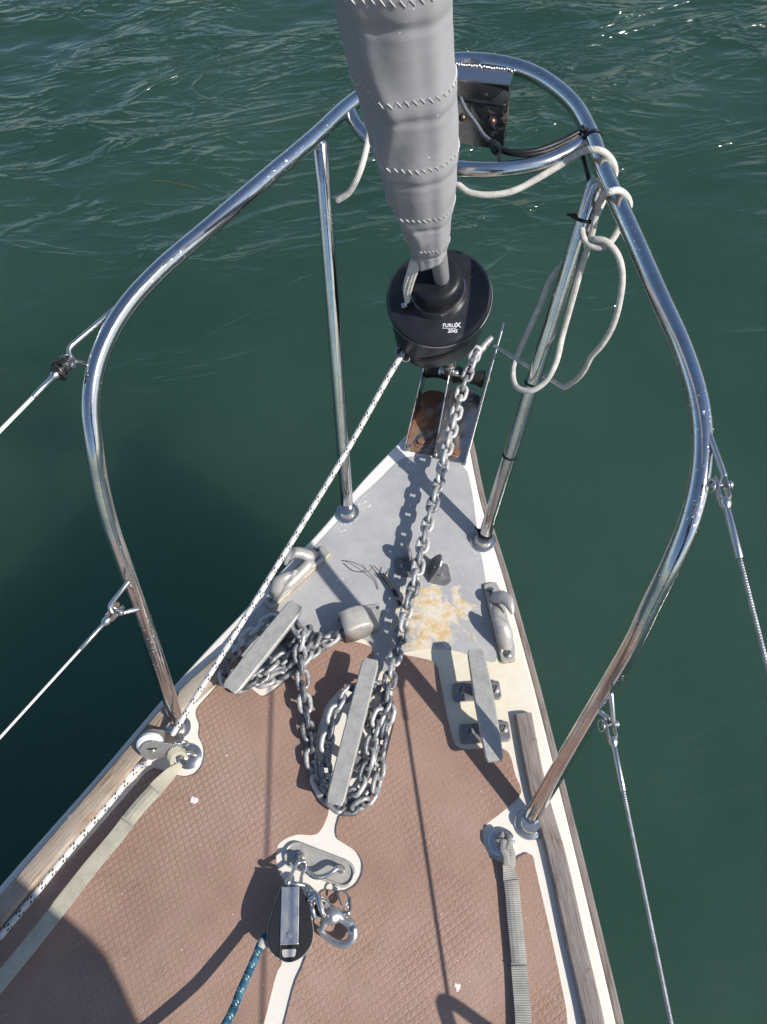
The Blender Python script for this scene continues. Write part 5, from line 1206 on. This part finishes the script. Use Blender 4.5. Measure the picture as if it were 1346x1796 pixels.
# ------------------------------------------------------------------ small things on deck
wr = ptube('wire_offcut', M['line_black'], None, [at(601, 984, .004), at(612, 984, .012), at(632, 992, .016), at(648, 1005, .012), at(660, 1020, .005), at(664, 1034, .004)], 0.0007, 8, 6); tag(wr, 'thin dark wire offcut curling on the grey deck paint', 'wire')
wr2 = ptube('wire_offcut', M['line_black'], None, [at(603, 988, .003), at(620, 1001, .004), at(640, 1003, .009), at(652, 998, .014), at(648, 990, .017)], 0.0006, 8, 6); tag(wr2, 'second, finer bent wire offcut on the grey deck paint', 'wire')
cdp = empty('cord_scrap', at(690, 1030, .006), 'frayed dark cord scrap lying beside the chain on the deck paint', 'cord')
b = MB()
for k in range(5):
    q = Vector((RNG.normal() * .0016, RNG.normal() * .0016, 0.001 * k)); tube(b, smooth_path([at(672, 1008, .006) + q, at(682, 1020, .008) + q, at(694, 1040, .008) + q, at(704, 1060, .006) + q], 6), 0.0019, 6)
tube(b, smooth_path([at(656, 992, .006), at(664, 1000, .010), at(673, 1008, .012), at(680, 1001, .014)], 6), 0.0008, 6)
tube(b, smooth_path([at(682, 996, .016), at(678, 1006, .014), at(672, 1014, .010), at(661, 1008, .006)], 6), 0.0008, 6)
b.build('strands', M['line_black'], cdp)
def blob(name, label, px, py, r, mat, cat, z=0.0036, k=3, grp=None):
    b = MB()
    for i in range(k):
        c = at(px + RNG.normal() * r * 500, py + RNG.normal() * r * 700, z); q = r * (0.5 + RNG.random() * .6)
        lathe(b, [(q, 0), (q * 0.9, q * 0.18), (q * 0.4, q * 0.28)], c, seg=14, rad=lambda a, h, p=RNG.random() * 6: 1 + 0.28 * math.sin(2 * a + p) + 0.15 * math.sin(5 * a + p))
    return tag(b.build(name, mat, None), label, cat, grp)
blob('bird_dropping', 'white dropping on the port tread panel, aft of the pulpit foot', 340, 1401, 0.0052, M['droppings'], 'dropping', k=4)
blob('bird_dropping', 'white and ochre dropping on the starboard tread panel near the grey strap', 801, 1732, 0.0042, M['droppings'], 'dropping', k=3)
def weed(label, P, r=0.003):
    o = ptube('seaweed_strand', m_plain('brown_weed', (0.07, 0.075, 0.03), 0.6, bump=0), None, [at(px, py, WZ + 0.030) for px, py in P], r, 6, 6); return tag(o, label, 'seaweed')
weed('thin seaweed strand afloat off the port rail', [(270, 317), (290, 318), (315, 323), (341, 329)])

# ------------------------------------------------------------------ the photographer on the starboard side deck, and the phone
def skin(name, nodes, edges, mat, parent=None, sub=2, root=0):
    """nodes: [(x,y,z,rx,ry)]"""
    off = wloc(parent) if parent else Vector((0, 0, 0))
    me = bpy.data.meshes.new(name); me.from_pydata([(n[0] - off.x, n[1] - off.y, n[2] - off.z) for n in nodes], edges, []); me.materials.append(mat)
    o = bpy.data.objects.new(name, me); COL.objects.link(o)
    if parent: o.parent = parent
    m = o.modifiers.new('skin', 'SKIN'); m.use_smooth_shade = True
    if not me.skin_vertices: me.attributes
    for v, n in zip(me.skin_vertices[0].data, nodes): v.radius = (n[3], n[4] if len(n) > 4 else n[3])
    me.skin_vertices[0].data[root].use_root = True
    sm = o.modifiers.new('sub', 'SUBSURF'); sm.levels = sub; sm.render_levels = sub
    return o
M['skin'] = m_plain('skin', (0.50, 0.30, 0.21), 0.55, 0.08, 30, 0.1)
M['jacket'] = m_plain('navy_jacket_cloth', (0.030, 0.045, 0.085), 0.8, 0.2, 40, 0.4)
M['trouser'] = m_plain('grey_trouser_cloth', (0.10, 0.10, 0.105), 0.85, 0.2, 40, 0.4)
M['hair'] = m_plain('brown_hair', (0.05, 0.03, 0.02), 0.6, 0.4, 150, 0.6)
M['shoe'] = m_plain('deck_shoe', (0.62, 0.60, 0.56), 0.6, 0.1, 40, 0.2)
per = empty('person', (0.56, -0.52, 0.0), 'person in navy jacket and grey trousers leaning forward to hold a phone over the deck', 'person')
hip = (0.66, -0.52, 0.90)
# continuous body: pelvis, spine, neck, head, both legs, both arms and palms
ph_c = CAM - FW * 0.014
upv = -DN
hR = ph_c + RT * 0.060 + upv * -0.055 - FW * 0.022; hL = ph_c - RT * 0.075 + upv * -0.045 - FW * 0.022
N = [(*hip, .13, .11), (0.63, -0.49, 1.06, .125, .10), (0.59, -0.45, 1.22, .13, .10), (0.54, -0.41, 1.36, .12, .09), (0.50, -0.375, 1.45, .055, .055), (0.475, -0.35, 1.50, .052, .052), (0.455, -0.325, 1.57, .070, .082), (0.440, -0.31, 1.66, .072, .088), (0.435, -0.305, 1.71, .050, .062),
     (0.60, -0.44, 0.84, .088), (0.575, -0.42, 0.48, .058), (0.60, -0.45, 0.26, .050), (0.60, -0.47, 0.10, .038), (0.57, -0.43, 0.045, .038), (0.50, -0.37, 0.034, .030),
     (0.66, -0.63, 0.84, .088), (0.64, -0.68, 0.48, .058), (0.66, -0.72, 0.26, .050), (0.66, -0.74, 0.10, .038), (0.62, -0.71, 0.045, .038), (0.55, -0.65, 0.034, .030),
     (0.62, -0.30, 1.37, .056), (0.55, -0.20, 1.20, .042), tuple((Vector((0.55, -0.20, 1.20)).lerp(hR, .55))) + (.034,), tuple(hR - FW * 0.02 - upv * .03) + (.024,), tuple(hR) + (.020,),
     (0.42, -0.50, 1.37, .056), (0.28, -0.36, 1.22, .042), tuple((Vector((0.28, -0.36, 1.22)).lerp(hL, .55))) + (.034,), tuple(hL - FW * 0.02 - upv * .03) + (.024,), tuple(hL) + (.020,)]
E_ = [(0, 1), (1, 2), (2, 3), (3, 4), (4, 5), (5, 6), (6, 7), (7, 8), (0, 9), (9, 10), (10, 11), (11, 12), (12, 13), (13, 14), (0, 15), (15, 16), (16, 17), (17, 18), (18, 19), (19, 20), (3, 21), (21, 22), (22, 23), (23, 24), (24, 25), (3, 26), (26, 27), (27, 28), (28, 29), (29, 30)]
DX, DY = -0.06, -0.05
for i in list(range(0, 24)) + [26, 27, 28]: N[i] = (N[i][0] + DX, N[i][1] + DY, *N[i][2:])
for i in range(9, 15): N[i] = (N[i][0] - .02, N[i][1] - (0.09 if i == 9 else 0.15), *N[i][2:])
for i in range(15, 21): N[i] = (N[i][0], N[i][1] - 0.07, *N[i][2:])
for i in (1, 2): N[i] = (N[i][0], N[i][1] + 0.05, *N[i][2:])
skin('body', N, E_, M['skin'], per)
g_ = lambda i, k=1.0, a=0.0: (N[i][0], N[i][1], N[i][2], N[i][3] * k + a, (N[i][4] if len(N[i]) > 4 else N[i][3]) * k + a)
J = [(0.655 + DX, -0.478 + DY, 0.90, .172, .165), g_(0, 1.12, .01), g_(1, 1.1, .012), g_(2, 1.1, .012), g_(3, 1.08, .010), g_(4, 1, .022), g_(21, 1.1, .008), g_(22, 1.1, .010), g_(23, 1.1, .008), g_(26, 1.1, .008), g_(27, 1.1, .010), g_(28, 1.1, .008)]
skin('jacket', J, [(0, 1), (1, 2), (2, 3), (3, 4), (4, 5), (4, 6), (6, 7), (7, 8), (4, 9), (9, 10), (10, 11)], M['jacket'], per, root=1)
T_ = [g_(0, 1.02, .004), g_(9, 1, .012), g_(10, 1, .016), g_(11, 1, .018), g_(12, 1, .022), g_(15, 1, .012), g_(16, 1, .016), g_(17, 1, .018), g_(18, 1, .022)]
skin('trousers', T_, [(0, 1), (1, 2), (2, 3), (3, 4), (0, 5), (5, 6), (6, 7), (7, 8)], M['trouser'], per)
for a_ in ((12, 13, 14), (18, 19, 20)):
    hx = Vector(N[a_[0]][:3]); t1 = Vector(N[a_[2]][:3]); dv = (t1 - Vector((hx.x, hx.y, t1.z))).normalized(); h0 = Vector((hx.x, hx.y, 0.040)) - dv * 0.02
    skin('shoe', [(*h0, .040, .042), (*(h0 + dv * .09), .044, .036), (*(h0 + dv * .18 - Vector((0, 0, .006))), .046, .030), (*(h0 + dv * .235 - Vector((0, 0, .010))), .034, .024)], [(0, 1), (1, 2), (2, 3)], M['shoe'], per)
hc_ = Vector(N[7][:3]); fd = (ph_c - hc_).normalized(); fs2 = fd.cross(Vector((0, 0, 1))).normalized(); fu = fs2.cross(fd)
b = MB(); tube(b, smooth_path([hc_ + fd * .070 + fu * .012, hc_ + fd * .096 - fu * .012, hc_ + fd * .102 - fu * .028, hc_ + fd * .084 - fu * .036], 5), [.007, .011, .014, .009], 12); b.build('nose', M['skin'], per)
for sg in (1, -1):
    b = MB(); lathe(b, [(.0005, -.012), (.009, -.007), (.012, 0), (.009, .007), (.0005, .012)], hc_ + fd * .074 + fs2 * (.030 * sg) + fu * .012, fd, 16); e_o = b.build('eye', M['white_plastic'], per)
    b = MB(); lathe(b, [(.0045, 0), (.003, .0012)], hc_ + fd * .0860 + fs2 * (.030 * sg) + fu * .011, fd, 12); b.build('pupil', M['black'], e_o)
    b = MB(); tube(b, smooth_path([hc_ + fs2 * (.074 * sg) + fu * .020, hc_ + fs2 * (.088 * sg) - fd * .012 + fu * .012, hc_ + fs2 * (.086 * sg) - fd * .010 - fu * .012, hc_ + fs2 * (.072 * sg) - fu * .030], 5), [.006, .010, .009, .006], 10); b.build('ear', M['skin'], per)
b = MB(); tube(b, smooth_path([hc_ + fd * .070 - fs2 * .024 - fu * .060, hc_ + fd * .082 - fu * .062, hc_ + fd * .070 + fs2 * .024 - fu * .060], 5), [.003, .006, .003], 10); b.build('mouth', m_plain('lips', (0.40, 0.16, 0.13), 0.5), per)
skin('hair', [(0.470 + DX, -0.335 + DY, 1.60, .062, .078), (0.458 + DX, -0.325 + DY, 1.68, .078, .092), (0.445 + DX, -0.315 + DY, 1.725, .060, .074)], [(0, 1), (1, 2)], M['hair'], per)
def finger(root, mid_, tip, r): skin('finger', [(*root, r), (*mid_, r * .92), (*tip, r * .8)], [(0, 1), (1, 2)], M['skin'], per, 1)
for h_, s_ in ((hR, 1), (hL, -1)):
    for k in range(4):
        b0 = h_ + upv * (0.014 * k - 0.006) ; finger(b0, b0 + RT * (0.012 * s_) * -1 + FW * -0.004, b0 - RT * (0.036 * s_) - FW * 0.002 + upv * (0.004 * k), 0.0085 - 0.0004 * abs(k - 1))
    b0 = h_ - FW * 0.016; finger(b0, b0 - RT * (0.018 * s_) + upv * 0.012 - FW * .006, b0 - RT * (0.038 * s_) + upv * 0.026 - FW * 0.002, 0.0098)
phn = empty('phone', ph_c, 'black phone held in both hands above the foredeck', 'phone')
b = MB(); pc = ph_c + upv * -0.05 + RT * 0.02; box(b, pc, 0.072, 0.148, 0.008, RT, -FW); b.build('body', M['black'], phn, smooth=False, bevel=0.0035, seg=3)

o_ = Vector((1.15, -0.286, 1.0)) * 0.31  # unseen cord loop, added up the sun's direction to cast the bent shadow
g0, g1, g2, g3 = (at(*p) for p in ((772, 1760), (776, 1752), (785, 1800), (852, 1800)))
lp = ptube('added_shadow_loop', M['line_black'], None, [g2 + o_ * 0.5 + (g2 - g1) * 2.5, g2 + o_ * 0.93, g1 + o_, g3 + o_ * 0.95, g3 + o_ * 0.80 + (g3 - g1) * 0.9], 0.0085, 10, 12)
tag(lp, 'unseen loop of dark cord added by the starboard lifeline to cast the bent shadow on the tread', 'cord')
